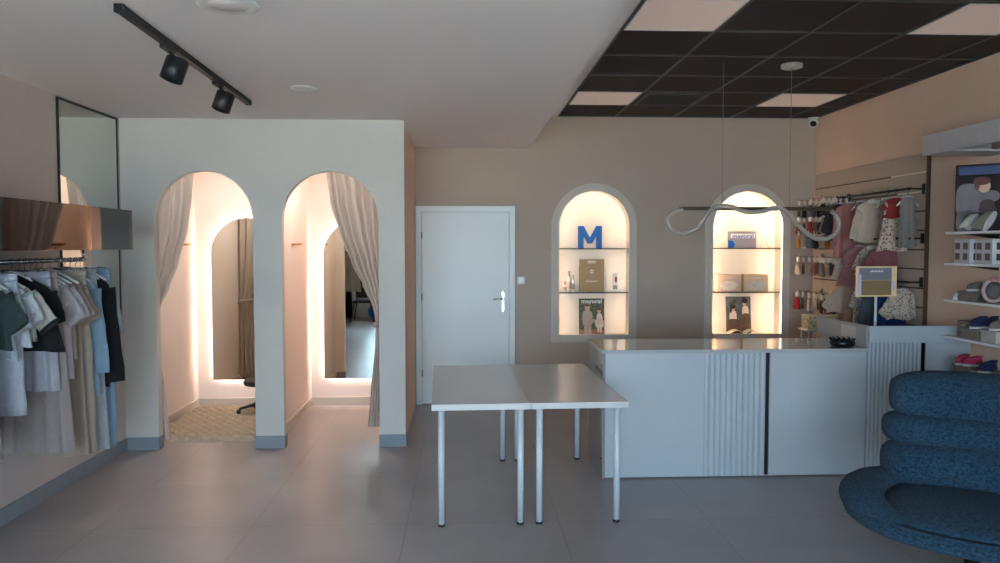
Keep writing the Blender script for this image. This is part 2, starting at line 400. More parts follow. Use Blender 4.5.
# ------------------------------------------------------------------ door
e = empty('door_1', (0, YB, 0)); e['kind'] = 'structure'
m = MB()
m.box(-.495, -.435, -.035, -.001, 0, 2.05, bev=.004); m.box(.465, .525, -.035, -.001, 0, 2.05, bev=.004); m.box(-.435, .465, -.035, -.001, 1.99, 2.05, bev=.004)
m.build('door_frame', DOOR_W, e)
m = MB(); m.box(-.432, .462, -.026, -.001, .012, 1.987, bev=.003); m.build('door_leaf', DOOR_W, e)
for z in (.33, 1.12, 1.75):
    m = MB(); m.cyl((-.433, -.036, z-.035), (-.433, -.036, z+.035), .007, n=10); m.build('hinge', CHROME, e)
h = MB(); h.box(.388, .416, -.034, -.0265, .96, 1.17, bev=.006, seg=3); h.cyl((.402, -.034, 1.005), (.402, -.038, 1.005), .009, n=12)
hp = h.build('handle_plate', CHROME, e)
m = MB(); m.tube([(.402, -.034, 1.095), (.402, -.07, 1.095), (.395, -.078, 1.095), (.3, -.078, 1.093)], [.009, .009, .0095, .008], 10); m.build('lever', CHROME, hp)
t = thing('light_switch', 'small white wall switch between the door and the left niche', 'switch', (.59, YB, 1.285))
m = MB(); m.box(-.04, .04, -.009, 0, -.04, .04, bev=.004); m.build('cover_plate', WHITE_PL, t)
m = MB(); m.box(-.026, .026, -.013, -.009, -.026, .026, bev=.002); m.build('rocker', mat('switch_rocker', (244, 244, 240), .25), t)

# ------------------------------------------------------------------ fitting-room mirrors
def fit_mirror(cx, zb, zt, lab):
    t = thing('arched_mirror', lab, 'mirror', (cx, YB, 0), 0, 'backlit arched fitting room mirrors')
    hw = .36
    m = MB(); P = [(-hw, zb)]+arch_pts(-hw, hw, zt, 40)+[(hw, zb)]
    m.prism(P, 'y', -.046, -.040); m.build('mirror_glass', MIRROR, t)
    m = MB(); arch_band(m, -hw+.03, hw-.03, zb+.03, zt-.03, 0, .008, -.034, -.012); m.build('led_strip', LED, t)
    m = MB(); P = [(-hw+.032, zb+.03)]+arch_pts(-hw+.032, hw-.032, zt-.032, 40)+[(hw-.032, zb+.03)]
    m.prism(P, 'y', -.0395, -.005); m.build('back_panel', WHITE_PL, t)
fit_mirror(-2.19, .28, 1.925, 'backlit arched mirror inside the left fitting room')
fit_mirror(-1.07, .285, 1.90, 'backlit arched mirror inside the right fitting room, reflecting the shop')
def coat_hook(x, y, z, s, lab):
    t = thing('coat_hook', lab, 'coat hook', (x, y, z), 0, 'gold coat hook rails in the fitting rooms')
    m = MB(); m.box(0, s*.01, -.12, .12, -.010, .010, bev=.002); m.build('rail', GOLD, t)
    for yy in (-.09, 0, .09):
        m = MB(); m.tube([(s*.008, yy, 0), (s*.045, yy, 0), (s*.05, yy, .014)], [.005, .005, .007], 8); m.build('peg', GOLD, t)
coat_hook(XL+.004, 7.36, 1.655, 1, 'gold hook rail on the outer wall of the left fitting room')
coat_hook(-1.57, 7.05, 1.655, 1, 'gold hook rail on the left wall of the right fitting room')
coat_hook(-.60, 7.05, 1.655, -1, 'gold hook rail behind the curtain of the right fitting room')
coat_hook(-1.65, 7.36, 1.655, -1, 'gold hook rail on the partition side of the left fitting room')

# ------------------------------------------------------------------ curtains
def interp(tab, z):
    if z >= tab[0][0]: return tab[0][1]
    for (a, va), (b, vb) in zip(tab, tab[1:]):
        if z >= b:
            t = (a-z)/(a-b); t = t*t*(3-2*t)*.5+t*.5
            return va+(vb-va)*t
    return tab[-1][1]
def curtain(name_label, ox, inner, fixed, yc, ztop, zbot, nf, tie, ph):
    """inner: table z->free edge x; fixed: table z-> edge against the wall"""
    t = thing('curtain', name_label, 'curtain', (ox, yc, 0), 0, 'linen curtains of the fitting rooms')
    nx, nz = 150, 90; vs = []; fs = []
    for j in range(nz+1):
        z = ztop+(zbot-ztop)*j/nz
        a, b = interp(fixed, z)-ox, interp(inner, z)-ox
        w = abs(b-a); A = min(.024, .008+w*.06)
        near = math.exp(-((z-tie)/.28)**2); A = A*(1-.35*near)
        for i in range(nx+1):
            s = i/nx; u = s+.012*math.sin(3*s*PI+z*2)
            wv = math.sin(2*PI*nf*u+ph)++.0+.22*math.sin(2*PI*nf*1.7*u+1.3*z+ph*2)
            y = A*wv; x = a+(b-a)*s + .004*math.cos(2*PI*nf*u+ph)
            vs.append((x, y, z))
    for j in range(nz):
        for i in range(nx): k = j*(nx+1)+i; fs.append((k, k+1, k+nx+2, k+nx+1))
    m = MB(); m.add(vs, fs, 0, True); o = m.build('drape', CURT, t)
    a, b = interp(fixed, tie)-ox, interp(inner, tie)-ox
    m = MB(); P = [((a+b)/2+(abs(b-a)/2+.012)*math.cos(q), .05*math.sin(q), tie+.012*math.cos(q)) for q in [2*PI*k/28 for k in range(28)]]
    m.tube(P, .012, 8, closed=True, asp=1.8, up=(0, 0, 1)); m.build('tieback', mat('tieback_cloth', (160, 148, 136), .9, bump=.3), t)
YCUR = YF+.08+.055
curtain('linen curtain tied to the left edge of the left arch', -2.66,
        [(2.3, -2.20), (2.05, -2.22), (1.8, -2.255), (1.5, -2.335), (1.3, -2.41), (1.15, -2.48), (1.0, -2.56), (.8, -2.50), (.4, -2.455), (.06, -2.43)],
        [(2.3, -2.70), (1.0, -2.695), (.06, -2.70)], YCUR, 2.32, .05, 5, .98, .4)
curtain('linen curtain sweeping across the right side of the right arch', -.66,
        [(2.3, -1.14), (2.0, -1.10), (1.75, -1.03), (1.5, -.93), (1.3, -.835), (1.12, -.755), (1.0, -.735), (.8, -.745), (.4, -.785), (.14, -.805)],
        [(2.3, -.62), (1.3, -.63), (1.0, -.65), (.13, -.64)], YCUR, 2.32, .13, 7, 1.0, 1.2)
for (a, b, lab) in ((XL+.006, -1.652, 'curtain rod above the left fitting room arch'), (-1.568, -.602, 'curtain rod above the right fitting room arch')):
    m = MB(); m.cyl((a, YCUR, 2.34), (b, YCUR, 2.34), .012, n=14); tag(m.build('curtain_rod', BLACK_MET), lab, 'curtain rod', 'rods hidden above the fitting room arches')

# ------------------------------------------------------------------ rug
def rug():
    x0, x1, y0, y1 = -2.68, -1.70, 6.34, 7.62; nx, ny = 200, 260; vs = []; fs = []
    for j in range(ny+1):
        for i in range(nx+1):
            x = x0+(x1-x0)*i/nx; y = y0+(y1-y0)*j/ny
            row = (y-y0)/.058; ri = int(row); u = (x-x0)/.092+.5*(ri % 2)
            dx = ((u % 1)-.5)*2*.98; dy = ((row % 1)-.5)*2*.98+.45*dx*(1 if ri % 2 else -1)*.5
            a = math.sqrt(max(0, 1-dx*dx-dy*dy))
            ed = min(x-x0, x1-x, y-y0, y1-y)/.02
            h = .006+.034*a
            vs.append((x+.004*math.sin(y*40), y, h*min(1, max(0, ed)**.5)+.001))
    for j in range(ny):
        for i in range(nx): k = j*(nx+1)+i; fs.append((k, k+1, k+nx+2, k+nx+1))
    m = MB(); m.add(vs, fs, 0, True)
    tag(m.build('rug', mat('jute_rug', (190, 172, 148), .95, noise=.05, nscale=30, bump=.2, bscale=150, h2=(176, 157, 133)), fixn=False), 'chunky braided beige rug on the left fitting room floor', 'rug')
rug()
for (x, lab) in ((-2.19, 'small round downlight in the ceiling of the left fitting room'), (-1.08, 'small round downlight in the ceiling of the right fitting room')):
    t = thing('downlight', lab, 'ceiling light', (x, 6.80, ZC), 0, 'fitting room downlights')
    m = MB(); m.lathe([(0, -.004), (.05, -.004), (.052, -.008), (.065, -.008), (.067, 0)], n=32); m.build('bezel', WHITE_PL, t)
    ld = bpy.data.lights.new('downlight_lamp', 'AREA'); ld.shape = 'DISK'; ld.size = .12; ld.energy = 9.5; ld.color = (1, .97, .93)
    lo = bpy.data.objects.new('downlight_lamp', ld); col.objects.link(lo); lo.location = (x, 6.80, ZC-.02)
# swivel stool
t = thing('swivel_stool', 'black swivel stool half hidden behind the pillar in the left fitting room', 'stool', (-1.93, 7.30, .034))
m = MB(); m.lathe([(0, .335), (.14, .335), (.185, .325), (.195, .30), (.185, .275), (.12, .265), (0, .265)], n=32); m.build('seat', BLACK_MET, t)
m = MB(); m.cyl((0, 0, .06), (0, 0, .27), .024, n=16); m.build('column', BLACK_MET, t)
for k in range(5):
    a = R(200)+k*2*PI/5
    m = MB(); m.tube([(0, 0, .09), (.12*math.cos(a), .12*math.sin(a), .075), (.235*math.cos(a), .235*math.sin(a), .05)], [.022, .016, .012], 8); m.build('leg', BLACK_MET, t)
    m = MB(); m.ell((.24*math.cos(a), .24*math.sin(a), .024), (.022, .022, .024), 12, 8); m.build('caster', BLACK_MET, t)

# ------------------------------------------------------------------ tables
def table(x0, y0, w, d, rz, lab):
    t = thing('table', lab, 'table', (x0, y0, 0), rz, 'pair of white tables standing side by side')
    m = MB(); m.box(0, w, 0, d, .694, .73, bev=.002); m.build('tabletop', WHITE_TABLE, t)
    for (x, y) in ((.055, .055), (w-.055, .055), (.055, d-.055), (w-.055, d-.055)):
        m = MB(); m.cyl((x, y, .012), (x, y, .688), .0195, n=20); m.lathe([(0, .688), (.04, .688), (.04, .694), (0, .694)], x, y, 20); lg = m.build('leg', WHITE_MET, t)
        m = MB(); m.lathe([(0, 0), (.02, 0), (.021, .004), (.0205, .013), (0, .013)], x, y, 20); m.build('foot', BLACK_MET, lg)
table(-.188, 4.28, .574, 1.42, R(1.7), 'white table on the left, standing beside its twin')
table(.388, 4.297, .574, 1.42, R(1.7), 'white table on the right, standing against the counter corner')

# ------------------------------------------------------------------ reception counter
def flutes(mb, x0, x1, y, z0, z1, n):
    w = (x1-x0)/n; P = [(x0, y+.02)]
    for k in range(n):
        for q in range(9):
            a = PI*q/8; P.append((x0+w*(k+.5)-w*.46*math.cos(a), y+.012-.014*math.sin(a)))
    P.append((x1, y+.02)); mb.prism(P, 'z', z0, z1)
YC = 5.17
t = thing('reception_counter', 'long white reception counter with ribbed panel and glossy top', 'counter', (0, YC, 0))
m = MB(); m.box(.985, 2.85, .03, .52, .0, .885); m.build('carcass', GREY_SIDE, t)
m = MB(); m.box(.967, .985, .0, .58, .0, .888, bev=.001); m.build('side_panel', mat('counter_side_gloss', (150, 140, 130), .08, coat=.8), t)
m = MB(); m.box(.986, 1.69, 0, .028, .012, .888, bev=.002); m.build('front_panel', WHITE_MEL, t)
m = MB(); flutes(m, 1.69, 2.135, .0, .012, .888, 11); m.build('fluted_panel', WHITE_MEL, t)
m = MB(); m.box(2.137, 2.158, .012, .028, .012, .888); m.build('shadow_gap', BLACK_MET, t)
m = MB(); m.box(2.16, 2.858, 0, .028, .012, .888, bev=.002); m.build('front_panel', WHITE_MEL, t)
m = MB(); m.box(.958, 2.862, -.014, .60, .889, .915, bev=.002); m.build('countertop', COUNTER_TOP, t)
t = thing('tall_counter', 'taller white counter unit with ribbed front at the right end', 'counter', (0, YC, 0))
m = MB(); m.box(2.885, 3.62, .03, .76, 0, .74); m.box(2.885, 3.62, .012, .03, .74, .95); m.build('carcass', GREY_SIDE, t)
m = MB(); flutes(m, 2.868, 3.262, 0, .012, .95, 13); m.build('fluted_panel', WHITE_MEL, t)
m = MB(); m.box(3.262, 3.29, .012, .03, .012, .95); m.build('shadow_gap', BLACK_MET, t)
m = MB(); m.box(3.29, 3.62, 0, .028, .012, .95, bev=.002); m.build('front_panel', WHITE_MEL, t)
m = MB(); m.box(2.868, 3.62, -.012, .016, .952, 1.072, bev=.002); m.build('top_fascia', WHITE_MEL, t)
m = MB(); m.box(2.886, 3.62, .03, .78, .741, .765, bev=.002); m.build('worktop', WHITE_MEL, t)
m = MB(); m.box(2.864, 2.884, .017, .77, .918, 1.072, bev=.001); m.build('side_panel', GREY_SIDE, t)
m = MB(); m.box(2.8615, 2.8632, YC+.16, YC+.38, .93, 1.05); tag(m.build('paper_sheet', mat('paper', (214, 202, 192), .8)), 'blank pinkish paper sheet on the side of the taller counter', 'paper')

# ------------------------------------------------------------------ things on counter
t = thing('decor_bowl', 'small black spiky-rimmed bowl on the white counter', 'bowl', (2.73, 5.27, .9155))
BB = mat('black_ceramic', (12, 12, 13), .3)
m = MB(); m.lathe([(0, 0), (.06, 0), (.082, .012), (.088, .03), (.08, .048), (.072, .05), (.074, .032), (.06, .014), (0, .01)], n=28); m.build('bowl_body', BB, t)
for k in range(14):
    a = 2*PI*k/14; m = MB(); m.tube([(.076*math.cos(a), .076*math.sin(a), .044), (.084*math.cos(a+.1), .084*math.sin(a+.1), .058), (.09*math.cos(a+.3), .09*math.sin(a+.3), .063)], [.008, .005, .001], 6); m.build('spike', BB, t)
t = thing('counter_display', 'upright tablet sized display board on a slim stand, tall counter', 'display', (3.055, 5.42, .7655), R(6))
m = MB(); m.box(-.06, .06, -.05, .05, 0, .008, bev=.003); m.build('base', WHITE_PL, t)
m = MB(); m.box(-.008, .008, -.006, .006, .008, .51, bev=.002); m.build('pole', WHITE_PL, t)
m = MB(); m.box(-.145, .145, -.008, .006, .195, .42, bev=.003); scn = m.build('screen_frame', mat('screen_frame_cream', (206, 186, 154), .3, emit=(255, 214, 140), es=.1), t)
m = MB(); m.box(-.128, .105, -.0095, -.0082, .318, .408); m.build('header', mat('screen_header', (122, 122, 132), .3, emit=(130, 140, 155), es=.05), scn)
m = MB(); m.box(-.11, .105, -.0095, -.0082, .206, .316); m.build('picture_area', mat('screen_tan', (132, 112, 82), .3, emit=(150, 128, 84), es=.05), scn)
m = MB(); m.box(-.14, -.112, -.0105, -.0096, .21, .36); m.box(.108, .128, -.0105, -.0096, .24, .31); m.build('side_tab', mat('screen_tab', (196, 184, 206), .3, emit=(190, 178, 200), es=.05), scn)
WT = mat('white_print', (236, 236, 232), .5)
m = MB()
for k in range(8): m.box(-.05+k*.012, -.042+k*.012, -.0102, -.0096, .377, .387+.004*(k % 2))
m.build('header_mark', WT, scn)
scn.location.z = .305; scn.scale.x = 1.13

# ------------------------------------------------------------------ niche contents
YN = YB+.11
BLUE = mat('blue_letter', (20, 104, 186), .4, noise=.03)
t = thing('letter_sign', 'blue capital letter M standing on the upper glass shelf', 'letter', (1.325, YN, 1.6165))
m = MB()
P = [(-.125, 0), (-.125, .235), (-.065, .235), (0, .12), (.065, .235), (.125, .235), (.125, 0), (.068, 0), (.068, .13), (.018, .045), (-.018, .045), (-.068, .13), (-.068, 0)]
# concave outline -> build from convex pieces
for q in ([(-.125, 0), (-.068, 0), (-.068, .235), (-.125, .235)], [(.068, 0), (.125, 0), (.125, .235), (.068, .235)],
          [(-.068, .235), (-.068, .13), (-.022, .05), (.0, .11)], [(.068, .235), (0, .11), (.022, .05), (.068, .13)], [(0, .11), (-.022, .05), (.022, .05)]):
    m.prism(q, 'y', -.016, .016)
m.build('letter_m', BLUE, t)
KRAFT = mat('kraft_paper', (176, 148, 112), .7, noise=.05, nscale=30)
t = thing('paper_bag', 'flat kraft paper carrier bag with die-cut handle on the niche shelf', 'bag', (1.345, YN, 1.1565), 0)
m = MB(); m.box(-.13, .13, -.02, .03, 0, .275, bev=.003); m.box(-.13, -.045, -.02, .0, .275, .345); m.box(.045, .13, -.02, .0, .275, .345); m.box(-.045, .045, -.02, 0, .33, .345); m.box(-.045, .045, -.02, 0, .275, .30)
m.build('bag_body', KRAFT, t)
CRM = mat('cream_print', (232, 220, 198), .6)
m = MB(); arch = [(.022*math.cos(2*PI*k/20), .215+.022*math.sin(2*PI*k/20)) for k in range(20)]; m.prism(arch, 'y', -.0212, -.0203)
m.build('round_emblem', CRM, t)
m = MB(); m.box(-.012, .012, -.0222, -.0213, .208, .222); m.build('emblem_centre', KRAFT, t)
m = MB(); 
for k in range(7): m.box(-.062+k*.018, -.050+k*.018, -.0212, -.0203, .105, .120)
m.build('printed_line', CRM, t)
def bottle(x, z, h, r, colr, lab, shelf):
    t = thing('cosmetic_bottle', lab, 'bottle', (x, YN-.01, z), 0, 'small bottles beside the kraft bag')
    m = MB(); m.lathe([(0, 0), (r, 0), (r, h*.62), (r*.8, h*.7), (r*.5, h*.73), (0, h*.73)], n=20); m.build('bottle_body', WHITE_PL, t)
    m = MB(); m.lathe([(r*.52, h*.731), (r*.55, h*.74), (r*.5, h), (0, h)], n=16); m.build('cap', mat('cap_'+colr, colr, .3), t)
    m = MB(); m.lathe([(r*1.01, h*.18), (r*1.012, h*.5)], n=20); m.build('sticker', mat('stk_'+colr, colr, .5), t)
bottle(1.06, 1.1565, .11, .017, 'a08e80', 'shortest white bottle, at the left end of the lower shelf', 0)
bottle(1.105, 1.1565, .22, .022, 'b8aaa0', 'tall white bottle left of the kraft bag', 0)
bottle(1.148, 1.1565, .18, .018, '9e9488', 'slim white bottle touching distance from the kraft bag, left side', 0)
t = thing('cosmetic_box', 'slim white box with red oval print right of the kraft bag', 'box', (1.60, YN-.01, 1.1565), R(-15))
m = MB(); m.box(-.03, .03, -.02, .02, 0, .20, bev=.002); m.build('carton', WHITE_PL, t)
m = MB(); m.ell((.005, -.0205, .13), (.012, .0012, .034)); m.build('red_print', mat('red_print', (176, 36, 30), .5), t)
m = MB(); m.box(-.026, .02, -.0212, -.0202, .03, .07); m.build('grey_print', mat('grey_print', (150, 140, 134), .5), t)

def figures(parent, specs, y):
    for (nm, mm, shapes) in specs:
        m = MB()
        for (cx, cz, rx, rz, e) in shapes:
            P = []
            for k in range(20):
                a = 2*PI*k/20; P.append((cx+rx*math.copysign(abs(math.cos(a))**e, math.cos(a)), cz+rz*math.copysign(abs(math.sin(a))**e, math.sin(a))))
            m.prism(P, 'y', y-.0004, y); 
        m.build(nm, mm, parent); y -= .0005
SKIN = mat('printed_skin', (206, 164, 138), .6); HAIR = mat('printed_hair', (112, 78, 52), .6); HAIRD = mat('printed_dark_hair', (44, 30, 26), .6)
LINEN = mat('printed_linen', (176, 164, 146), .6, noise=.15, nscale=60); PALE = mat('printed_pale', (222, 208, 196), .6, noise=.1, nscale=60)
GREEN = mat('printed_foliage', (86, 96, 66), .5, noise=.6, nscale=45, h2=(36, 44, 30)); BROWNP = mat('printed_brown', (96, 74, 60), .5, noise=.4, nscale=30)
t = thing('magazine', 'fashion magazine with two children on its cover, left niche floor', 'magazine', (1.35, YB+.10, .7005))
t.rotation_euler.x = R(-5)
m = MB(); m.box(-.135, .135, 0, .008, 0, .385, bev=.001); m.build('cover', GREEN, t)
text_mesh('title', 'mayoral', .062, WT, t, (0, -.001, .355), bold=.001, sx=1.1)
figures(t, [('ground_print', mat('printed_path', (150, 112, 94), .6), [(0, .03, .132, .028, .4)]),
            ('boy_suit', LINEN, [(-.045, .175, .055, .085, .6), (-.062, .06, .018, .06, .6), (-.022, .06, .018, .06, .6), (.005, .15, .04, .02, .8)]),
            ('girl_dress', PALE, [(.082, .17, .032, .06, .8), (.082, .12, .045, .045, .5), (.07, .06, .01, .035, .7), (.095, .06, .01, .035, .7)]),
            ('face', SKIN, [(-.045, .29, .028, .036, 1), (.08, .25, .018, .022, 1)]),
            ('hair', HAIR, [(-.047, .317, .027, .017, 1), (.08, .270, .018, .010, 1)])], -.0003)
# right niche
t = thing('logo_sign', 'grey sign with white lettering and blue mark, upper right shelf', 'sign', (2.955, YN, 1.6215))
m = MB(); m.box(-.155, .155, -.004, .006, 0, .175, bev=.002); m.build('board', mat('sign_grey', (168, 162, 168), .5), t)
m = MB(); P = [(-.135+.02*math.cos(a)+.25*(1 if math.cos(a) > 0 else 0), .125+.03*math.sin(a)) for a in [2*PI*k/24 for k in range(24)]]
m.box(-.125, .14, -.006, -.0045, .10, .15, bev=.0006); m.build('white_band', mat('sign_white', (246, 246, 250), .4), t)
text_mesh('lettering', 'mayoral', .06, mat('sign_letter', (92, 128, 190), .4), t, (.008, -.0065, .123), bold=.0005, sx=1.2)
m = MB(); m.prism([(-.15, .005), (-.09, .005), (-.078, .04), (-.10, .075), (-.15, .08)], 'y', -.006, -.0045); m.build('blue_mark', BLUE, t)
m = MB(); m.tube([(3.14, YN-.03, 1.628), (3.17, YN-.03, 1.67), (3.19, YN-.03, 1.72), (3.21, YN-.03, 1.66), (3.23, YN-.03, 1.628), (3.26, YN-.02, 1.626)], .0022, 6)
tag(m.build('wire_ornament', GOLD), 'thin bent wire ornament right of the lettered sign', 'ornament')
BOXM = mat('blush_carton', (222, 188, 164), .6, noise=.03); BOXM2 = mat('beige_carton', (214, 186, 152), .6, noise=.03)
LACE = mat('lace_print', (240, 222, 206), .7, noise=.2, nscale=90); LACE2 = mat('grey_lace_print', (206, 198, 186), .7, noise=.25, nscale=90)
for i, (x, mm, lm, rz, z, lab) in enumerate(((2.80, BOXM, LACE, 2, 1.1565, 'blush gift box, left one on the right niche shelf'), (3.10, BOXM2, LACE2, -6, 1.1565, 'beige gift box with window, right one on the niche shelf'),
                                       (2.80, BOXM, LACE, 0, .7005, 'blush gift box low in the right niche, left one'), (3.10, BOXM2, LACE2, 0, .7005, 'beige gift box low in the right niche, right one'))[:2]):
    t = thing('gift_box', lab, 'box', (x, YN, z), R(rz), 'windowed gift boxes in the right niche')
    m = MB(); m.box(-.13, .13, -.05, .05, 0, .185, bev=.004); m.build('carton', mm, t)
    P = [(.095*math.cos(a), .065+.05*math.sin(a)) for a in [PI*2*k/28 for k in range(28)]]
    m = MB(); m.prism(P, 'y', -.0518, -.0505); m.build('window_print', lm, t)
    m = MB()
    for k in range(6): m.box(-.048+k*.016, -.037+k*.016, -.0518, -.0505, .14, .15)
    m.build('printed_line', CRM, t)
t = thing('photo_board', 'dark photo of two children propped at the bottom of the right niche', 'photo', (2.945, YB+.13, .7005)); t.rotation_euler.x = R(-6)
m = MB(); m.box(-.135, .135, 0, .008, 0, .40, bev=.001); m.build('board', mat('photo_backdrop', (104, 108, 104), .4, noise=.4, nscale=12, h2=(60, 58, 54)), t)
figures(t, [('ground_print', BROWNP, [(0, .06, .132, .055, .4)]), ('dress', PALE, [(-.06, .18, .04, .07, .7), (.075, .24, .035, .06, .7)]),
            ('skirt', BROWNP, [(-.06, .10, .055, .06, .6), (.08, .13, .045, .09, .6)]), ('face', SKIN, [(-.06, .265, .02, .026, 1), (.065, .325, .022, .028, 1)]),
            ('hair', HAIRD, [(-.062, .288, .028, .022, .9), (-.082, .26, .01, .04, 1), (.07, .352, .032, .026, .9)])], -.0003)
t = thing('open_catalogue', 'open catalogue with curled page lying in front of the photo', 'magazine', (2.97, YB+.03, .7012))
m = MB()
def page(sgn, n=14):
    P = [];
    for k in range(n+1):
        s = k/n; P.append((sgn*s*.20, .004+.045*math.sin(PI*min(1, s*1.15))*(1-s*.35)))
    for (a, b) in zip(P, P[1:]): 
        m.quad((a[0], -.02, a[1]), (b[0], -.02, b[1]), (b[0], .085, b[1]+.006), (a[0], .085, a[1]+.006), 0)
page(-1); page(1); 
o = m.build('pages', mat('glossy_page', (206, 196, 178), .35), t); s_ = o.modifiers.new('s', 'SOLIDIFY'); s_.thickness = .004; s_.offset = 1
m = MB(); m.box(-.2, .2, -.02, .085, 0, .004); m.build('cover', BROWNP, t)

# ------------------------------------------------------------------ pendant lamp
TUBE = mat('frosted_tube', (168, 156, 144), .35, noise=.02)
BAR = mat('bronze_bar', (88, 74, 58), .35, .6)
t = thing('pendant_lamp', 'pendant lamp with bronze bar and looping frosted tube above the counter', 'pendant lamp', (2.165, 5.45, 1.915))
m = MB(); m.box(-.585, .585, -.014, .014, -.013, .013, bev=.003); m.build('bar', BAR, t)
ctrl = [(-.57, -.012), (-.63, -.022), (-.675, -.06), (-.68, -.11), (-.645, -.16), (-.575, -.182), (-.50, -.165), (-.44, -.12), (-.395, -.05), (-.35, -.002), (-.28, .017), (-.20, .008), (-.13, -.018), (-.06, -.028), (.02, -.020), (.09, .0), (.14, .004), (.19, -.018), (.24, -.065), (.30, -.13), (.37, -.19), (.45, -.226), (.53, -.212), (.585, -.165), (.598, -.105), (.575, -.05), (.535, -.016)]
def catmull(P, k=6):
    out = []
    for i in range(len(P)-1):
        p0, p1, p2, p3 = P[max(i-1, 0)], P[i], P[i+1], P[min(i+2, len(P)-1)]
        for j in range(k):
            u = j/k; out.append(tuple(.5*((2*p1[d])+(-p0[d]+p2[d])*u+(2*p0[d]-5*p1[d]+4*p2[d]-p3[d])*u*u+(-p0[d]+3*p1[d]-3*p2[d]+p3[d])*u**3) for d in range(len(p1))))
    out.append(P[-1]); return out
P3 = [(x, -.032 if -.41 < x < .22 else -.032+.0*abs(x), z) for x, z in ctrl]
m = MB(); m.tube(catmull(P3), .0165, 12, up=(0, 1, 0)); m.build('light_tube', TUBE, t)
for x in (-.27, .235):
    m = MB(); m.cyl((x, 0, .013), (x, 0, ZH-1.915-.03 if x > 0 else ZH-1.915), .0022, n=6); m.build('cable', mat('steel_cable', (150, 142, 132), .4, .5), t)
m = MB(); m.lathe([(0, ZH-1.915-.001), (.075, ZH-1.915-.001), (.075, ZH-1.915-.026), (.06, ZH-1.915-.032), (0, ZH-1.915-.032)], .235, 0, 32); m.build('canopy', mat('canopy_white', (200, 194, 186), .4), t)

# ------------------------------------------------------------------ left wall mirror + shelf box + rail
t = thing('wall_mirror', 'tall black framed mirror on the left wall above the clothes rail', 'mirror', (XL, 5.63, 0))
y0, y1, z0, z1 = -.44, .425, 1.0, 2.638
m = MB(); m.box(.003, .010, y0+.015, y1-.015, z0+.015, z1-.015); m.build('mirror_glass', MIRROR, t)
m = MB()
for q in ((y0, y0+.015, z0, z1), (y1-.015, y1, z0, z1), (y0+.015, y1-.015, z0, z0+.015), (y0+.015, y1-.015, z1-.015, z1)): m.box(.001, .014, *q, bev=.002)
m.build('mirror_frame', BLACK_MET, t)
XG = -2.47
t = thing('display_box_shelf', 'long smoked mirror shelf box above the left clothes rail', 'shelf', (0, 0, 0))
FY0, FY1 = 2.1, 5.035
m = MB(); m.box(-2.178, -2.170, FY0, FY1, 1.617, 1.872, bev=.001); m.build('front_fascia', BLACK_GLOSS, t)
m = MB(); m.box(XL+.034, -2.179, FY0, FY1, 1.62, 1.64); m.box(XL+.034, -2.179, FY0, FY1, 1.85, 1.868); m.box(XL+.034, -2.179, FY1-.015, FY1, 1.64, 1.85); m.box(XL+.034, -2.179, FY0, FY0+.015, 1.64, 1.85)
m.build('shelf_body', BLACK_MET, t)
for y in (2.6, 3.7, 4.8): 
    m = MB(); m.box(XL, XL+.034, y-.02, y+.02, 1.64, 1.86); m.build('wall_bracket', BLACK_MET, t)
t = thing('clothes_rail', 'chrome clothes rail hung below the smoked shelf box', 'clothes rail')
m = MB(); m.cyl((XG, FY0+.1, 1.552), (XG, 5.02, 1.552), .0125, n=16); m.build('rod', CHROME, t)
for y in (2.3, 3.5, 5.0): m = MB(); m.cyl((XG, y, 1.552), (XG, y, 1.62), .008, n=10); m.build('rod_support', CHROME, t)

# ------------------------------------------------------------------ garment generators (origin at the hanging point = rod centre)
def top_mesh(mb, sh=.2, hem=.22, L=.6, sl=.25, ang=24, th=.02, seed=0, neck=.075, drop=.075, folds=3, cuff=.06, A0=.009, z0=-.075, sw=.075):
    r = random.Random(seed); ph = r.random()*6; n = 36; ds = [0, .006, .02, .04, .06, .09, .13]
    while ds[-1] < L-.03: ds.append(ds[-1]+.035)
    ds.append(L); rings = []
    for d in ds:
        if d < drop: q = d/drop; w = neck+(sh-neck)*q**.95; t_ = .010+.014*q
        else:
            q = (d-drop)/(L-drop); w = sh-.02*math.sin(min(1, q*3)*PI/2)+(hem-sh+.02)*q**1.2; t_ = .024+(th-.024+.012*q)
        A = A0*min(1, d/.25); 
        ring = []
        for k in range(n):
            a = 2*PI*k/n; cx = math.copysign(abs(math.cos(a))**.75, math.cos(a)); sy = math.copysign(abs(math.sin(a))**.9, math.sin(a))
            x = w*cx; y = t_*sy+A*math.sin(folds*PI*cx+ph+d*1.2)+.4*A*math.sin(folds*2.7*cx+ph*2)
            zz = z0-d-(.008*math.sin(cx*5+ph) if d == L else 0)
            ring.append((x, y, zz))
        rings += ring
    fs = [(i*n+k, i*n+(k+1) % n, (i+1)*n+(k+1) % n, (i+1)*n+k) for i in range(len(ds)-1) for k in range(n)]
    mb.add(rings, fs, 0, True)
    if sl:
        for s in (-1, 1):
            a = R(ang+r.uniform(-4, 4)); p0 = Vector((s*(sh-.045), 0, z0-drop-.035)); dr = Vector((s*math.sin(a), -.04, -math.cos(a)))
            pts = [p0+dr*(sl*q/7)+Vector((0, .006*math.sin(q*1.3+ph), 0)) for q in range(8)]
            rr = [sw+(cuff-sw)*(q/7)+.004*math.sin(q*2.1+ph) for q in range(8)]
            mb.tube(pts, rr, 16, asp=.3, up=(0, 1, 0))
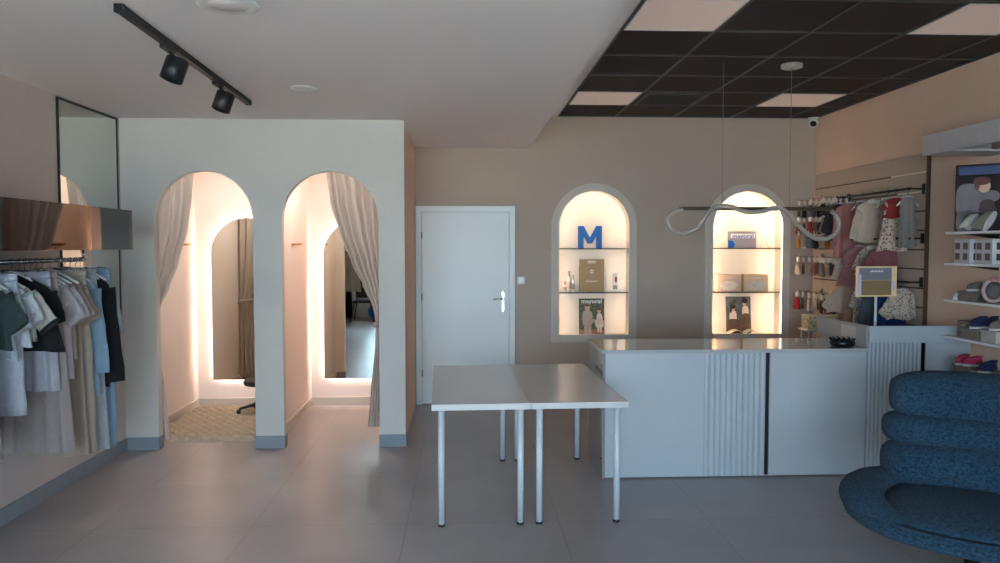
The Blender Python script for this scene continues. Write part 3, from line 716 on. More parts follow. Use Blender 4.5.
def pants_mesh(mb, w=.17, L=1.0, hemw=.10, seed=0, z0=-.06, th=.03):
    r = random.Random(seed)
    mb.tube([(0, 0, z0), (0, 0, z0-.04), (0, 0, z0-.12), (0, 0, z0-.22)], [w, w, w*1.08, w*1.12], 24, asp=th/w, up=(0, 1, 0))
    for s in (-1, 1):
        pts = [(s*w*.52, .004*math.sin(q+seed), z0-.18-(L-.18)*q/10) for q in range(11)]
        mb.tube(pts, [w*.58+(hemw-w*.58)*q/10+.003*math.sin(q*1.7+seed) for q in range(11)], 16, asp=.32, up=(0, 1, 0))
def skirt_mesh(mb, w=.16, hem=.26, L=.6, seed=0, z0=-.06, folds=6, A=.014):
    r = random.Random(seed); ph = r.random()*6; n = 64; rows = 16; vs = []
    for j in range(rows+1):
        q = j/rows; ww = w+(hem-w)*q**.9
        for k in range(n):
            a = 2*PI*k/n; cx = math.copysign(abs(math.cos(a))**.8, math.cos(a))
            vs.append((ww*cx, (.014+.022*q)*math.sin(a)+A*q*math.sin(folds*PI*cx+ph), z0-L*q))
    mb.add(vs, [(i*n+k, i*n+(k+1) % n, (i+1)*n+(k+1) % n, (i+1)*n+k) for i in range(rows) for k in range(n)], 0, True)
def hanger(lab, grp, loc, rz, kind='shoulder', hw=.19, m0=None, rr=.0085):
    t = thing('clothes_hanger', lab, 'hanger', loc, rz, grp)
    m = MB(); m.tube([(-.013, 0, -.012), (-.014, 0, .004), (-.006, 0, .0155), (.006, 0, .0165), (.0155, 0, .006), (.014, 0, -.008), (0, 0, -.022), (0, 0, -.055)], .0022, 6); m.build('hook', CHROME, t)
    if kind == 'shoulder':
        m = MB(); m.tube([(-hw, 0, -.135), (-hw*.6, 0, -.095), (-.04, 0, -.062), (0, 0, -.055), (.04, 0, -.062), (hw*.6, 0, -.095), (hw, 0, -.135)], rr, 8, asp=1.3, up=(0, 1, 0)); m.build('shoulder_bar', m0 or WHITE_PL, t)
    else:
        m = MB(); m.tube([(-hw, 0, -.052), (hw, 0, -.052)], .0035, 8); m.build('bar', m0 or CHROME, t)
        for s in (-1, 1):
            m = MB(); m.box(s*hw*.72-.014, s*hw*.72+.014, -.012, .012, -.085, -.045, bev=.003); m.build('clip', m0 or CHROME, t)
    return t
def left_garment(name, y, kind, colr, lab, cat, child=None, rz=0, x=XG, z=1.552, **k):
    o = MB()
    if kind == 'top': top_mesh(o, **k)
    elif kind == 'pants': pants_mesh(o, **k)
    else: skirt_mesh(o, **k)
    o.v = [(max(v[0], -.19+(v[0]+.19)*.12), v[1], v[2]) if v[0] < -.19 else v for v in [tuple(q) for q in o.v]]
    t = tag(o.build(name, fabric(colr), loc=(x, y, z), rotz=R(rz)), lab, cat, 'clothes on the left rail')
    if kind == 'top' and child is None:
        m = MB(); z0 = k.get('z0', -.075); nk = k.get('neck', .075)
        m.tube([(nk*1.02*math.cos(a), .014*math.sin(a), z0+.002-.018*(math.sin(a) < 0)*abs(math.sin(a))) for a in [2*PI*q/20 for q in range(20)]], .005, 6, closed=True); m.build('neckband', fabric(k.get('trimc', colr) if False else colr), t)
    if child == 'waist':
        w = k.get('w', .17); m = MB(); m.tube([(0, 0, -.055), (0, 0, -.095)], [w+.003, w+.003], 24, asp=.036/w if kind == 'skirt' else .033/w, up=(0, 1, 0)); m.build('waistband', fabric(colr), t)
    return t
def trims(t, rings, mm):
    for (nm, pts, r_) in rings:
        m = MB(); m.tube(pts, r_, 8, closed=True); m.build(nm, mm, t)
G = left_garment
HX = 'hangers on the left clothes rail'
rack = [
 # y, kind, colour, name, label, category, params, hanger
 (3.700, 'skirt', (148, 132, 128), 'skirt', 'long taupe skirt at the near end of the left rail', 'skirt', dict(w=.17, hem=.24, L=.88, seed=1), 'clip'),
 (3.780, 'pants', (178, 176, 172), 'trousers', 'light grey trousers near the left picture edge', 'trousers', dict(w=.16, L=.66, hemw=.10, seed=2), 'clip'),
 (3.850, 'top', (52, 66, 62), 'shirt', 'dark green short sleeved shirt at the left picture edge', 'shirt', dict(sh=.20, hem=.22, L=.36, sl=.17, ang=38, seed=3), 's'),
 (3.910, 'top', (176, 186, 188), 'shirt', 'pale grey knotted shirt just behind the dark green shirt', 'shirt', dict(sh=.20, hem=.22, L=.42, sl=.18, ang=30, seed=4), 's'),
 (3.980, 'pants', (196, 200, 208), 'trousers', 'white striped trousers behind the pale knotted shirt', 'trousers', dict(w=.17, L=.73, hemw=.11, seed=5), 'clip'),
 (4.060, 'top', (196, 188, 172), 't_shirt', 'cream t-shirt with black edged sleeve', 'shirt', dict(sh=.21, hem=.22, L=.34, sl=.20, ang=40, seed=6), 's'),
 (4.012, 'top', (206, 208, 212), 't_shirt', 'white t-shirt squeezed in before the cream one', 'shirt', dict(sh=.21, hem=.23, L=.36, sl=.16, ang=30, seed=7), 's'),
 (4.345, 'skirt', (160, 144, 138), 'skirt', 'wide mauve taupe skirt hanging almost to floor', 'skirt', dict(w=.18, hem=.25, L=1.02, seed=8), 'clip'),
 (4.220, 'top', (16, 16, 20), 'blouse', 'black blouse with wavy hem on the left rail', 'blouse', dict(sh=.225, hem=.285, L=.41, sl=.17, ang=26, seed=9), 's'),
 (4.290, 'skirt', (192, 190, 196), 'skirt', 'short white skirt below the black blouse', 'skirt', dict(w=.17, hem=.21, L=.66, seed=10, folds=5), 'clip'),
 (4.400, 'top', (200, 186, 184), 't_shirt', 'pale pink t-shirt right behind the black blouse', 'shirt', dict(sh=.20, hem=.20, L=.62, sl=.20, ang=33, seed=11), 's'),
 (4.460, 'top', (212, 202, 202), 't_shirt', 'off-white t-shirt in the middle of the left rail', 'shirt', dict(sh=.205, hem=.20, L=.60, sl=.19, ang=33, seed=12), 's'),
 (4.520, 'top', (186, 160, 150), 't_shirt', 'dusty rose t-shirt in the middle of the left rail', 'shirt', dict(sh=.20, hem=.20, L=.50, sl=.19, ang=32, seed=13), 's'),
 (4.600, 'top', (170, 148, 128), 'dress', 'long sand coloured dress reaching near the floor', 'dress', dict(sh=.19, hem=.21, L=1.10, sl=.20, ang=28, seed=14), 's'),
 (4.690, 'pants', (172, 156, 138), 'trousers', 'tan wide trousers beside the light blue blouse', 'trousers', dict(w=.17, L=1.12, hemw=.13, seed=15), 'clip'),
 (4.760, 'top', (150, 176, 194), 'blouse', 'light blue long sleeved blouse', 'blouse', dict(sh=.20, hem=.21, L=.76, sl=.52, ang=10, seed=16, sw=.07, cuff=.045), 's'),
 (4.830, 'skirt', (186, 186, 184), 'skirt', 'pale grey long skirt behind the light blue blouse', 'skirt', dict(w=.16, hem=.22, L=1.14, seed=17), 'clip'),
 (4.900, 'top', (16, 17, 22), 'blazer', 'black long sleeved blazer at the far end of the rail', 'blazer', dict(sh=.21, hem=.20, L=.74, sl=.60, ang=9, seed=18, sw=.075, cuff=.06), 's'),
 (4.955, 'top', (186, 184, 180), 'shirt', 'white shirt with dark collar mark behind the black blazer', 'shirt', dict(sh=.20, hem=.20, L=.66, sl=.3, ang=12, seed=19), 's'),
 (4.990, 'pants', (150, 178, 198), 'trousers', 'light blue trousers at the far end of the left rail', 'trousers', dict(w=.17, L=1.16, hemw=.11, seed=20), 'clip'),
]
for i, (y, k, cc, nm, lab, cat, pr, hg) in enumerate(rack):
    rz = rnd.uniform(-4, 0); cc = tuple(v*(.93 if nm in ('skirt', 'trousers', 'dress') and cc[0] < 180 and cc[0] >= cc[2] else .86) for v in cc)
    o = G(nm, y, k, cc, lab, cat, child=None if k == 'top' else 'waist', rz=rz, **pr)
    if lab.startswith('cream t-shirt'):
        a = R(40)
        for s in (-1, 1):
            p = Vector((s*(.21-.045), 0, -.075-.075-.035))+Vector((s*math.sin(a), -.04, -math.cos(a)))*.195
            d = Vector((s*math.sin(a), -.04, -math.cos(a))); m = MB()
            m.tube([p-d*.006, p+d*.008], .066, 16, asp=.42, up=(0, 1, 0)); m.build('sleeve_trim', fabric((22, 22, 28)), o)
    hanger('%s hanger carrying the %s' % ('white' if hg == 's' else 'chrome clip', lab.split(' with')[0].split(' at the')[0].split(' behind')[0].split(' near')[0].split(' on the')[0].split(' in the')[0].split(' just')[0].split(' beside')[0].split(' below')[0].split(' reaching')[0].split(' hanging')[0].split(' squeezed')[0].split(' right')[0]), HX, (XG, y, 1.552), R(rz), 'shoulder' if hg == 's' else 'clip', .165 if hg == 's' else .15)
# garments further along the same wall, seen in the right fitting room mirror
t = thing('clothes_rail', 'second clothes rail by the shop front, seen in the mirror', 'clothes rail')
m = MB(); m.cyl((-2.32, -1.1, 1.60), (-2.32, .3, 1.60), .0125, n=12); m.build('rod', CHROME, t)
for y in (-1.05, .25): m = MB(); m.cyl((-2.32, y, 1.60), (XL, y, 1.60), .009, n=10); m.build('wall_arm', CHROME, t)
for i, (y, cc, L, nm, lab, cat) in enumerate(((.12, (176, 160, 138), .95, 'coat', 'beige coat on the rail by the shop front, seen in the mirror', 'coat'), (-.02, (24, 26, 30), .9, 'coat', 'black coat behind the beige coat, seen in the mirror', 'coat'),
        (-.22, (196, 194, 190), .7, 'shirt', 'white shirt on the rail by the shop front, seen in the mirror', 'shirt'), (-.42, (60, 72, 92), .8, 'jacket', 'slate blue jacket on the mirror-reflected rail', 'jacket'), (-.62, (178, 164, 146), .9, 'dress', 'sand dress on the mirror-reflected rail', 'dress'))):
    left_garment(nm, y, 'top', cc, lab, cat, rz=0, x=-2.32, z=1.6, sh=.2, hem=.24, L=L*.85, sl=.45, ang=14, seed=40+i)
    hanger('white hanger carrying the %s' % lab.split(' on')[0].split(' behind')[0]+' by the shop front', 'hangers on the second rail', (-2.32, y, 1.6), 0, 'shoulder', .165)
t = thing('chair', 'black chair with slim splayed legs seen in the right mirror', 'chair', (-2.18, -.98, 0))
m = MB(); m.box(-.22, .22, -.22, .22, .42, .47, bev=.02); m.build('seat', BLACK_MET, t)
m = MB(); m.box(-.2, .2, -.24, -.2, .5, .88, bev=.015); m.build('backrest', BLACK_MET, t)
for sx in (-1, 1):
    for sy in (-1, 1):
        m = MB(); m.cyl((sx*.17, sy*.17, .43), (sx*.24, sy*.24, 0), .014, .011, n=10); m.build('leg', BLACK_MET, t)
    m = MB(); m.cyl((sx*.17, -.215, .45), (sx*.17, -.225, .55), .012, n=8); m.build('back_post', BLACK_MET, t)
for (x, y, r_, lab) in ((-1.98, -1.44, .17, 'larger blue ball on the floor, seen in the right mirror'), (-1.64, -1.50, .14, 'smaller blue ball on the floor, seen in the right mirror')):
    m = MB(); m.ell((0, 0, 0), (r_, r_, r_), 28, 18); tag(m.build('ball', mat('blue_vinyl', (30, 120, 225), .3, noise=.02), loc=(x, y, r_)), lab, 'ball', 'blue balls seen in the mirror')

# ------------------------------------------------------------------ right wall: slatwall, rails, baby clothes
t = thing('slatwall_panel', 'beige slatwall panel with metal grooves on the right wall', 'slatwall', (XR, 0, 0))
SLAT = mat('slatwall_laminate', (184, 166, 148), .55, noise=.02)
GRV = mat('slat_groove', (70, 54, 44), .5); GRL = mat('aluminium_glint_paint', (238, 228, 216), .35, 0)  # GRL: matt near-white colour standing in for light reflected by the aluminium
zs = [2.385-.155*k for k in range(1, 16)]
m = MB(); top = 2.385
for z in zs+[.02]:
    m.box(-.018, -.001, 5.80, 7.70, z+.006, top-.006); top = z
m.build('board', SLAT, t)
m = MB()
for z in zs: m.box(-.012, -.001, 5.80, 7.70, z-.006, z+.006)
m.build('groove', GRV, t)
for z in zs[:2]:
    m = MB(); m.box(-.019, -.0122, 5.80, 6.3 if z > 2.2 else 6.2, z-.0055, z+.0055); m.build('aluminium_insert_glint', GRL, t)  # pale strip paints the glint along the lit stretch of the insert
m = MB(); m.box(-.024, -.001, 5.775, 5.80, .02, 2.39, bev=.002); m.build('edge_trim', mat('brown_trim', (92, 66, 42), .5), t)
def rail(z, y0, y1, lab, x=3.54):
    t = thing('wall_rail', lab, 'clothes rail', (x, 0, z), 0, 'black rails on the slatwall')
    m = MB(); m.cyl((0, y0, 0), (0, y1, 0), .009, n=10); m.build('rod', BLACK_MET, t)
    for y in (y0+.02, y1-.02):
        m = MB(); m.tube([(0, y, 0), (XR-x-.02, y, 0)], .007, 8); m.box(XR-x-.03, XR-x-.018, y-.015, y+.015, -.04, .04); m.build('arm', BLACK_MET, t)
rail(2.095, 5.81, 7.02, 'uppermost black rail on the slatwall, holding baby clothes')
rail(1.70, 5.81, 6.8, 'middle black rail on the slatwall, holding baby clothes')
rail(1.35, 5.81, 6.9, 'lowest black rail on the slatwall, holding baby clothes')
def pattern(name, a, b, sc_=60):
    if name in _m: return _m[name]
    m = bpy.data.materials.new(name); m.use_nodes = True; _m[name] = m; nt = m.node_tree; N = nt.nodes; L = nt.links; bs = N['Principled BSDF']
    bs.inputs['Roughness'].default_value = .95
    tc = N.new('ShaderNodeTexCoord'); v = N.new('ShaderNodeTexVoronoi'); v.inputs['Scale'].default_value = sc_; L.new(tc.outputs['Object'], v.inputs['Vector'])
    cr = N.new('ShaderNodeValToRGB'); cr.color_ramp.interpolation = 'LINEAR'; cr.color_ramp.elements[0].position = .28; cr.color_ramp.elements[1].position = .42
    cr.color_ramp.elements[0].color = (*lin(b), 1); cr.color_ramp.elements[1].color = (*lin(a), 1)
    L.new(v.outputs['Distance'], cr.inputs[0]); L.new(cr.outputs[0], bs.inputs['Base Color']); return m
FLORAL = pattern('floral_cotton', (206, 184, 162), (130, 62, 52), 50); FLORAL2 = pattern('small_floral_cotton', (196, 178, 160), (120, 92, 78), 60)
PINK = fabric((184, 122, 116), 'dusty_pink'); CREAM = fabric((206, 182, 158), 'cream'); RED = fabric((150, 42, 40), 'red'); GREYF = fabric((138, 126, 118), 'grey_knit'); ROSE = fabric((172, 118, 114), 'rose')
TEAL = fabric((78, 88, 92), 'teal_grey'); BLUEF = fabric((26, 50, 100), 'royal_blue'); TAN = fabric((168, 138, 110), 'tan_cotton'); DKF = fabric((58, 52, 52), 'charcoal_cotton'); PALEF = fabric((196, 180, 164), 'pale_cotton')
baby = [
 (2.095, 6.98, 'top', GREYF, 'baby_jacket', 'grey baby jacket at the far end of the uppermost rail', 'jacket', dict(sh=.13, hem=.14, L=.34, sl=.2, ang=18, seed=60)),
 (2.095, 6.90, 'top', DKF, 'baby_jacket', 'dark baby jacket behind the pink one, uppermost rail', 'jacket', dict(sh=.13, hem=.14, L=.34, sl=.2, ang=18, seed=61)),
 (2.095, 6.74, 'top', PINK, 'baby_jacket', 'large dusty pink baby jacket on the uppermost rail', 'jacket', dict(sh=.145, hem=.16, L=.50, sl=.30, ang=9, seed=62)),
 (2.095, 6.54, 'top', GREYF, 'baby_shirt', 'grey baby shirt between the pink jacket and the cream blouse', 'shirt', dict(sh=.07, hem=.08, L=.30, sl=.08, ang=8, sw=.035, seed=63)),
 (2.095, 6.36, 'top', CREAM, 'baby_blouse', 'cream baby blouse with round collar on the uppermost rail', 'blouse', dict(sh=.14, hem=.16, L=.36, sl=.26, ang=16, seed=64, sw=.05, cuff=.035)),
 (2.095, 6.14, 'top', GREYF, 'baby_shirt', 'grey baby shirt between the cream blouse and the flowered dress', 'shirt', dict(sh=.07, hem=.08, L=.34, sl=.08, ang=8, sw=.035, seed=65)),
 (2.095, 6.02, 'top', FLORAL, 'baby_dress', 'flowered baby dress with red ruffled top on the uppermost rail', 'dress', dict(sh=.10, hem=.15, L=.43, sl=0, seed=66)),
 (2.095, 5.80, 'top', fabric((132, 124, 116), 'stone_knit'), 'baby_cardigan', 'stone grey baby cardigan, nearest on the uppermost rail', 'cardigan', dict(sh=.07, hem=.08, L=.40, sl=.24, ang=4, seed=67, sw=.035, cuff=.035)),
 (1.70, 6.74, 'top', PALEF, 'baby_dress', 'pale baby dress at the far end of the middle rail', 'dress', dict(sh=.12, hem=.16, L=.3, sl=.1, ang=30, seed=70)),
 (1.70, 6.56, 'top', ROSE, 'baby_dress', 'rose pink baby dress on the middle rail', 'dress', dict(sh=.13, hem=.22, L=.36, sl=.10, ang=30, seed=71)),
 (1.70, 6.36, 'top', FLORAL2, 'baby_dress', 'small flowered baby dress with collar on the middle rail', 'dress', dict(sh=.12, hem=.15, L=.24, sl=.14, ang=26, seed=72)),
 (1.70, 6.16, 'top', fabric((146, 86, 90), 'raspberry'), 'baby_dress', 'raspberry pink flared baby dress, nearest on the middle rail', 'dress', dict(sh=.13, hem=.20, L=.36, sl=.16, ang=38, seed=73)),
 (1.35, 6.74, 'top', CREAM, 'baby_blouse', 'wide cream baby blouse on the lowest rail, farthest garment', 'blouse', dict(sh=.15, hem=.21, L=.26, sl=.18, ang=40, seed=80)),
 (1.35, 6.60, 'pants', TAN, 'baby_trousers', 'tan baby trousers on the lowest rail', 'trousers', dict(w=.10, L=.46, hemw=.06, seed=81)),
 (1.35, 6.44, 'top', FLORAL2, 'baby_romper', 'small flowered baby romper on the lowest rail', 'romper', dict(sh=.11, hem=.13, L=.44, sl=.12, ang=20, seed=82)),
 (1.35, 6.22, 'top', TEAL, 'baby_coat', 'teal grey baby coat with a paper tag on the lowest rail', 'coat', dict(sh=.14, hem=.16, L=.44, sl=.26, ang=10, seed=83)),
 (1.35, 6.02, 'top', BLUEF, 'baby_coat', 'royal blue baby coat on the lowest rail', 'coat', dict(sh=.13, hem=.16, L=.42, sl=.26, ang=12, seed=84)),
 (1.35, 5.89, 'top', FLORAL2, 'baby_dress', 'pale flowered baby dress, nearest on the lowest rail', 'dress', dict(sh=.11, hem=.13, L=.24, sl=.16, ang=36, seed=85)),
]
for (z, y, k, mm, nm, lab, cat, pr) in baby:
    m = MB()
    pr = dict(pr)
    if k == 'top': pr.setdefault('neck', .045); pr.setdefault('sw', .055); pr.setdefault('cuff', .045); pr['drop'] = .05; pr['z0'] = -.062; pr['th'] = .024; top_mesh(m, **pr)
    else: pants_mesh(m, z0=-.062, **pr)
    m.v = [(min(q[0], .095+(q[0]-.095)*.1) if q[0] > .095 else q[0], q[1], q[2]) for q in [tuple(q) for q in m.v]]
    x = 3.54; yy = max(y, 5.85)
    rz = R(rnd.uniform(-8, 4))
    o = tag(m.build(nm, mm, loc=(x, yy, z), rotz=rz), lab, cat, 'baby clothes on the slatwall rails')
    hanger('small hanger carrying the %s' % ' '.join(lab.split()[:8]).replace(' on the', '').replace(' with', ''), 'small hangers on the slatwall rails', (x, yy, z), rz, 'shoulder', .09, WHITE_PL, .006)
    if 'red ruffled' in lab:
        m = MB(); top_mesh(m, sh=.085, hem=.105, L=.17, sl=.06, ang=50, neck=.035, drop=.03, th=.04, seed=5, z0=-.058, sw=.04, cuff=.045, A0=.01); m.build('ruffled_bodice', RED, o)
    if 'collar' in lab:
        m = MB()
        for s in (-1, 1): m.ell((s*.03, -.03, -.075), (.032, .006, .018), 12, 8)
        m.build('collar', fabric((222, 210, 198), 'ivory'), o)
    if 'tag' in lab:
        m = MB(); m.box(-.02, .02, -.052, -.049, -.24, -.17); m.build('paper_tag', mat('tag_card', (214, 206, 192), .7), o)
# socks on hooks
SC = {'green': (36, 88, 62), 'navy': (30, 36, 58), 'black': (24, 23, 26), 'cream': (206, 188, 166), 'red': (150, 26, 34), 'grey': (118, 112, 108), 'pink': (186, 124, 120), 'mustard': (196, 130, 40), 'white': (214, 204, 194), 'teal': (52, 84, 92), 'brown': (88, 56, 42), 'slate': (74, 84, 104)}
def sock_proto(cn):
    t = empty('baby_socks')
    P = [(-.038, -.035), (.022, -.035), (.024, -.105), (.040, -.130), (.038, -.155), (.0, -.162), (-.05, -.160), (-.062, -.142), (-.040, -.115)]
    m = MB(); m.prism([(-p[0], p[1]) for p in P], 'x', -.010, -.001); m.prism([(-p[0]-.004, p[1]-.004) for p in P], 'x', .001, .010)
    m.v = [(v[0]*1.25, v[1]*1.2, v[2]*1.12) for v in m.v]; sub(m.build('sock_pair', fabric(SC[cn], 'sock_'+cn), t), 1)
    m = MB(); m.box(-.009, .011, -.026, .026, -.045, -.004, bev=.001); m.box(-.0008, .0008, -.012, .012, -.006, .014); m.build('header_card', mat('sock_card', (222, 212, 200), .6), t)
    return t
protos = {}
rows = [(2.10, ['green', 'navy', 'slate', 'teal', 'black'], 'first'), (1.935, ['brown', 'black', 'red', 'grey', 'navy'], 'second'),
        (1.80, ['mustard', 'white', 'slate', 'black', 'cream'], 'third'), (1.53, ['cream', 'slate', 'white', 'pink', 'grey'], 'fourth'), (1.175, ['red', 'teal', 'cream', 'white', 'brown'], 'fifth')]
posn = ['outermost', 'second', 'third', 'fourth', 'fifth']; hk = ['far', 'middle', 'near']
for ri, (z, cs, rn) in enumerate(rows):
    for hi, y in enumerate((7.50, 7.24, 6.98)):
        x0 = 3.33
        t = thing('display_hook', 'metal hook holding baby socks, %s hook of the %s row' % (hk[hi], rn), 'hook', (XR-.018, y, z), 0, 'sock hooks on the slatwall')
        m = MB(); m.tube([(0, 0, 0), (-.265, 0, .006), (-.275, 0, .02)], .003, 6); m.build('prong', CHROME, t)
        m = MB(); m.box(-.004, 0, -.02, .02, -.03, .03, bev=.001); m.build('hook_plate', CHROME, t)
        for k in range(5):
            cn = cs[(k+hi*2) % 5]
            if cn not in protos: protos[cn] = o = sock_proto(cn)
            else: o = copy_tree(protos[cn])
            o.location = (3.405+k*.055, y, z-.004); o.rotation_euler.z = R(rnd.uniform(-35, 10)); o.location.z += rnd.uniform(-.012, .002) if False else 0
            tag(o, '%s baby socks, %s on the %s hook, %s sock row' % (cn, posn[k], hk[hi], rn), 'socks', 'baby socks on the slatwall hooks')
# small patterned box on a shelf arm
t = thing('patterned_box', 'small beige patterned box below the sock hooks', 'box', (3.46, 7.12, .84))
m = MB(); m.box(-.15, .15, -.07, .07, 0, .13, bev=.004); m.build('box_body', pattern('pixel_print', (212, 196, 160), (128, 108, 84), 55), t)
m = MB(); m.box(-.153, .153, -.073, .073, .118, .134, bev=.003); m.build('lid', mat('cream_lid', (214, 200, 170), .6), t)
t = thing('side_stand', 'small white two-legged ledge stand carrying the patterned box', 'stand', (3.46, 7.12, 0))
m = MB(); m.box(-.17, .17, -.1, .1, .822, .8395, bev=.002); m.build('ledge', WHITE_PL, t)
for sx in (-1, 1):
    for sy in (-1, 1):
        m = MB(); m.cyl((sx*.14, sy*.08, 0), (sx*.14, sy*.08, .822), .01, n=10); m.build('leg', WHITE_MET, t)

# ------------------------------------------------------------------ right shelves, canopy, poster, shoes
t = thing('shelf_canopy', 'pale box canopy above the shoe shelves on the right wall', 'canopy', (0, 0, 0))
CAN = mat('canopy_board', (182, 176, 176), .5, noise=.02)
CY0 = 3.0
m = MB(); m.box(3.196, 3.214, CY0, 5.12, 2.268, 2.405, bev=.001); m.build('front_fascia', CAN, t)
m = MB(); m.box(3.214, XR, CY0, 5.12, 2.387, 2.405); m.build('top_board', CAN, t)
for q in ((5.102, 5.12), (CY0, CY0+.018)):
    m = MB(); m.box(3.214, XR, *q, 2.268, 2.387); m.build('end_board', CAN, t)
m = MB(); m.box(3.214, XR, 4.82, 5.102, 2.268, 2.28); m.box(3.214, XR, 3.6, 3.8, 2.268, 2.28); m.build('soffit_board', mat('soffit_white', (190, 192, 196), .5), t)
m = MB(); m.cyl((3.45, 4.5, 2.36), (3.45, 4.5, 2.387), .04, n=16); m.build('downlight', CHROME, t)
SHZ = (1.738, 1.521, 1.267, 1.012, .754); SHN = ('top', 'second', 'third', 'fourth', 'fifth')
for z, nme in zip(SHZ, SHN):
    t = thing('wall_shelf', '%s white shoe shelf on the right wall, counted downward' % nme, 'shelf', (0, 0, z), 0, 'white shoe shelves on the right wall')
    m = MB(); m.box(3.375, XR, 3.2, 5.12, -.016, 0, bev=.001); m.build('shelf_board', mat('shelf_white', (236, 230, 226), .4), t)
    for y in (5.0, 4.1, 3.3): m = MB(); m.prism([(3.43, -.017), (XR, -.017), (XR, -.05), (XR-.05, -.045)], 'y', y-.006, y+.006); m.build('bracket', BLACK_MET, t)
# poster
t = thing('poster', 'photo poster of a dark-haired child with blue header, standing on the top shelf', 'poster', (3.405, 5.07, SHZ[0]), R(-40)); t.rotation_euler.x = R(0)
m = MB(); m.box(0, .35, 0, .012, 0, .46, bev=.001); m.build('board', mat('poster_backdrop', (44, 36, 36), .85, noise=.2, nscale=8), t)
m = MB(); m.box(.02, .345, -.0012, -.0002, .39, .445); hd = m.build('blue_header', mat('poster_blue', (26, 56, 108), .4), t)
figs = [('shirt', mat('poster_white', (122, 114, 114), .6, noise=.1, nscale=20), [(.09, .21, .085, .12, .6), (.20, .24, .06, .04, .8), (.08, .07, .07, .08, .6)]),
        ('face', SKIN, [(.17, .31, .036, .045, 1)]), ('hair', mat('poster_hair', (112, 60, 50), .6), [(.155, .345, .05, .028, .9), (.128, .32, .016, .035, 1)]),
        ('dark_clothes', mat('poster_dark', (70, 44, 44), .6), [(.19, .12, .05, .10, .7)])]
figures(t, figs, -.0005)
# shoes
def shoe(loc, rz, cc, sole, lab, cat='shoe', L=.13, rx=0, grp='baby shoes on the right shelves'):
    t = thing('baby_shoe', lab, cat, loc, rz, grp); t.rotation_euler.x = rx
    m = MB(); P = [(.0+L*.5*math.cos(a)*(1), L*.19*math.sin(a)*(1+.18*math.cos(a))) for a in [2*PI*k/28 for k in range(28)]]
    m.prism(P, 'z', 0, .014, smooth=True); m.build('sole', sole, t)
    m = MB(); n = 20; vs = []; fs = []
    prof = [(0, 1.0, .015), (.0, 1.0, .03), (.0, .92, .045), (-.10, .72, .058), (-.30, .42, .068), (-.34, .36, .070)]
    for (off, sc_, z) in prof:
        for k in range(n):
            a = 2*PI*k/n; vs.append((off*L+L*.48*sc_*math.cos(a), L*.18*(sc_*.6+.4)*math.sin(a)*(1+.15*math.cos(a)), z*L/.13))
    for i in range(len(prof)-1):
        for k in range(n): fs.append((i*n+k, i*n+(k+1) % n, (i+1)*n+(k+1) % n, (i+1)*n+k))
    m.add(vs, fs, 0, True); m.add(vs[-n:], [tuple(range(n))], 0); m.build('upper', cc, t)
    m = MB(); m.tube([(-.02, -L*.16, .04*L/.13), (-.01, 0, .066*L/.13), (-.02, L*.16, .04*L/.13)], .006, 6, asp=.5, up=(0, 0, 1)); m.build('strap', cc, t)
    return t
SOLW = mat('white_sole', (206, 204, 204), .5); SH_W = fabric((190, 186, 178), 'shoe_white'); SH_N = fabric((36, 42, 78), 'shoe_navy'); SH_P = fabric((176, 48, 82), 'shoe_pink'); SH_G = fabric((120, 110, 104), 'shoe_taupe')
shoe((3.36, 4.66, SHZ[0]+.001), R(200), SH_W, SOLW, 'white baby shoe nearest the poster on the top shelf')
shoe((3.38, 4.50, SHZ[0]+.001), R(215), fabric((150, 140, 114), 'shoe_sage'), SOLW, 'sage baby shoe right of the white shoe on the top shelf', L=.16)
def carton(x, y, z, w, d, h, cc, lab, rz=0, win=False, cat='box'):
    t = thing('shoe_box', lab, cat, (x, y, z), R(rz), 'shoe boxes on the right shelves')
    m = MB(); m.box(-w/2, w/2, -d/2, d/2, 0, h*.78, bev=.002); m.build('box_base', cc, t)
    m = MB(); m.box(-w/2-.003, w/2+.003, -d/2-.003, d/2+.003, h*.78, h, bev=.002); m.build('lid', cc, t)
    return t
CT = mat('carton_taupe', (128, 112, 100), .7, noise=.04); CT2 = mat('carton_cream', (186, 174, 162), .7, noise=.04); CT3 = mat('carton_white', (196, 194, 198), .6)
# white packaging with windows on second shelf
for i, (y, lab) in enumerate(((4.80, 'white shoe package with four windows, farther one on the second shelf'), (4.50, 'white shoe package with four windows, nearer one on the second shelf'))):
    t = thing('window_package', lab, 'package', (3.42, y, SHZ[1]+.0005), R(-8), 'white windowed packages on the second shelf')
    m = MB(); m.box(-.10, .12, -.10, .10, 0, .165, bev=.003); m.build('carton', CT3, t)
    for (a, b) in ((-.075, .095), (.025, .095), (-.075, .025), (.025, .025)):
        m = MB(); m.box(a, a+.055, -.1025, -.1005, b, b+.045, bev=.0004); m.build('window', mat('package_window', (70, 52, 48), .3, noise=.3, nscale=40), t)
        m = MB(); m.box(-.1025, -.1005, -.075+(.1 if a > 0 else 0), -.02+(.1 if a > 0 else 0), b, b+.045); m.build('window', mat('package_window', (70, 52, 48), .3), t)
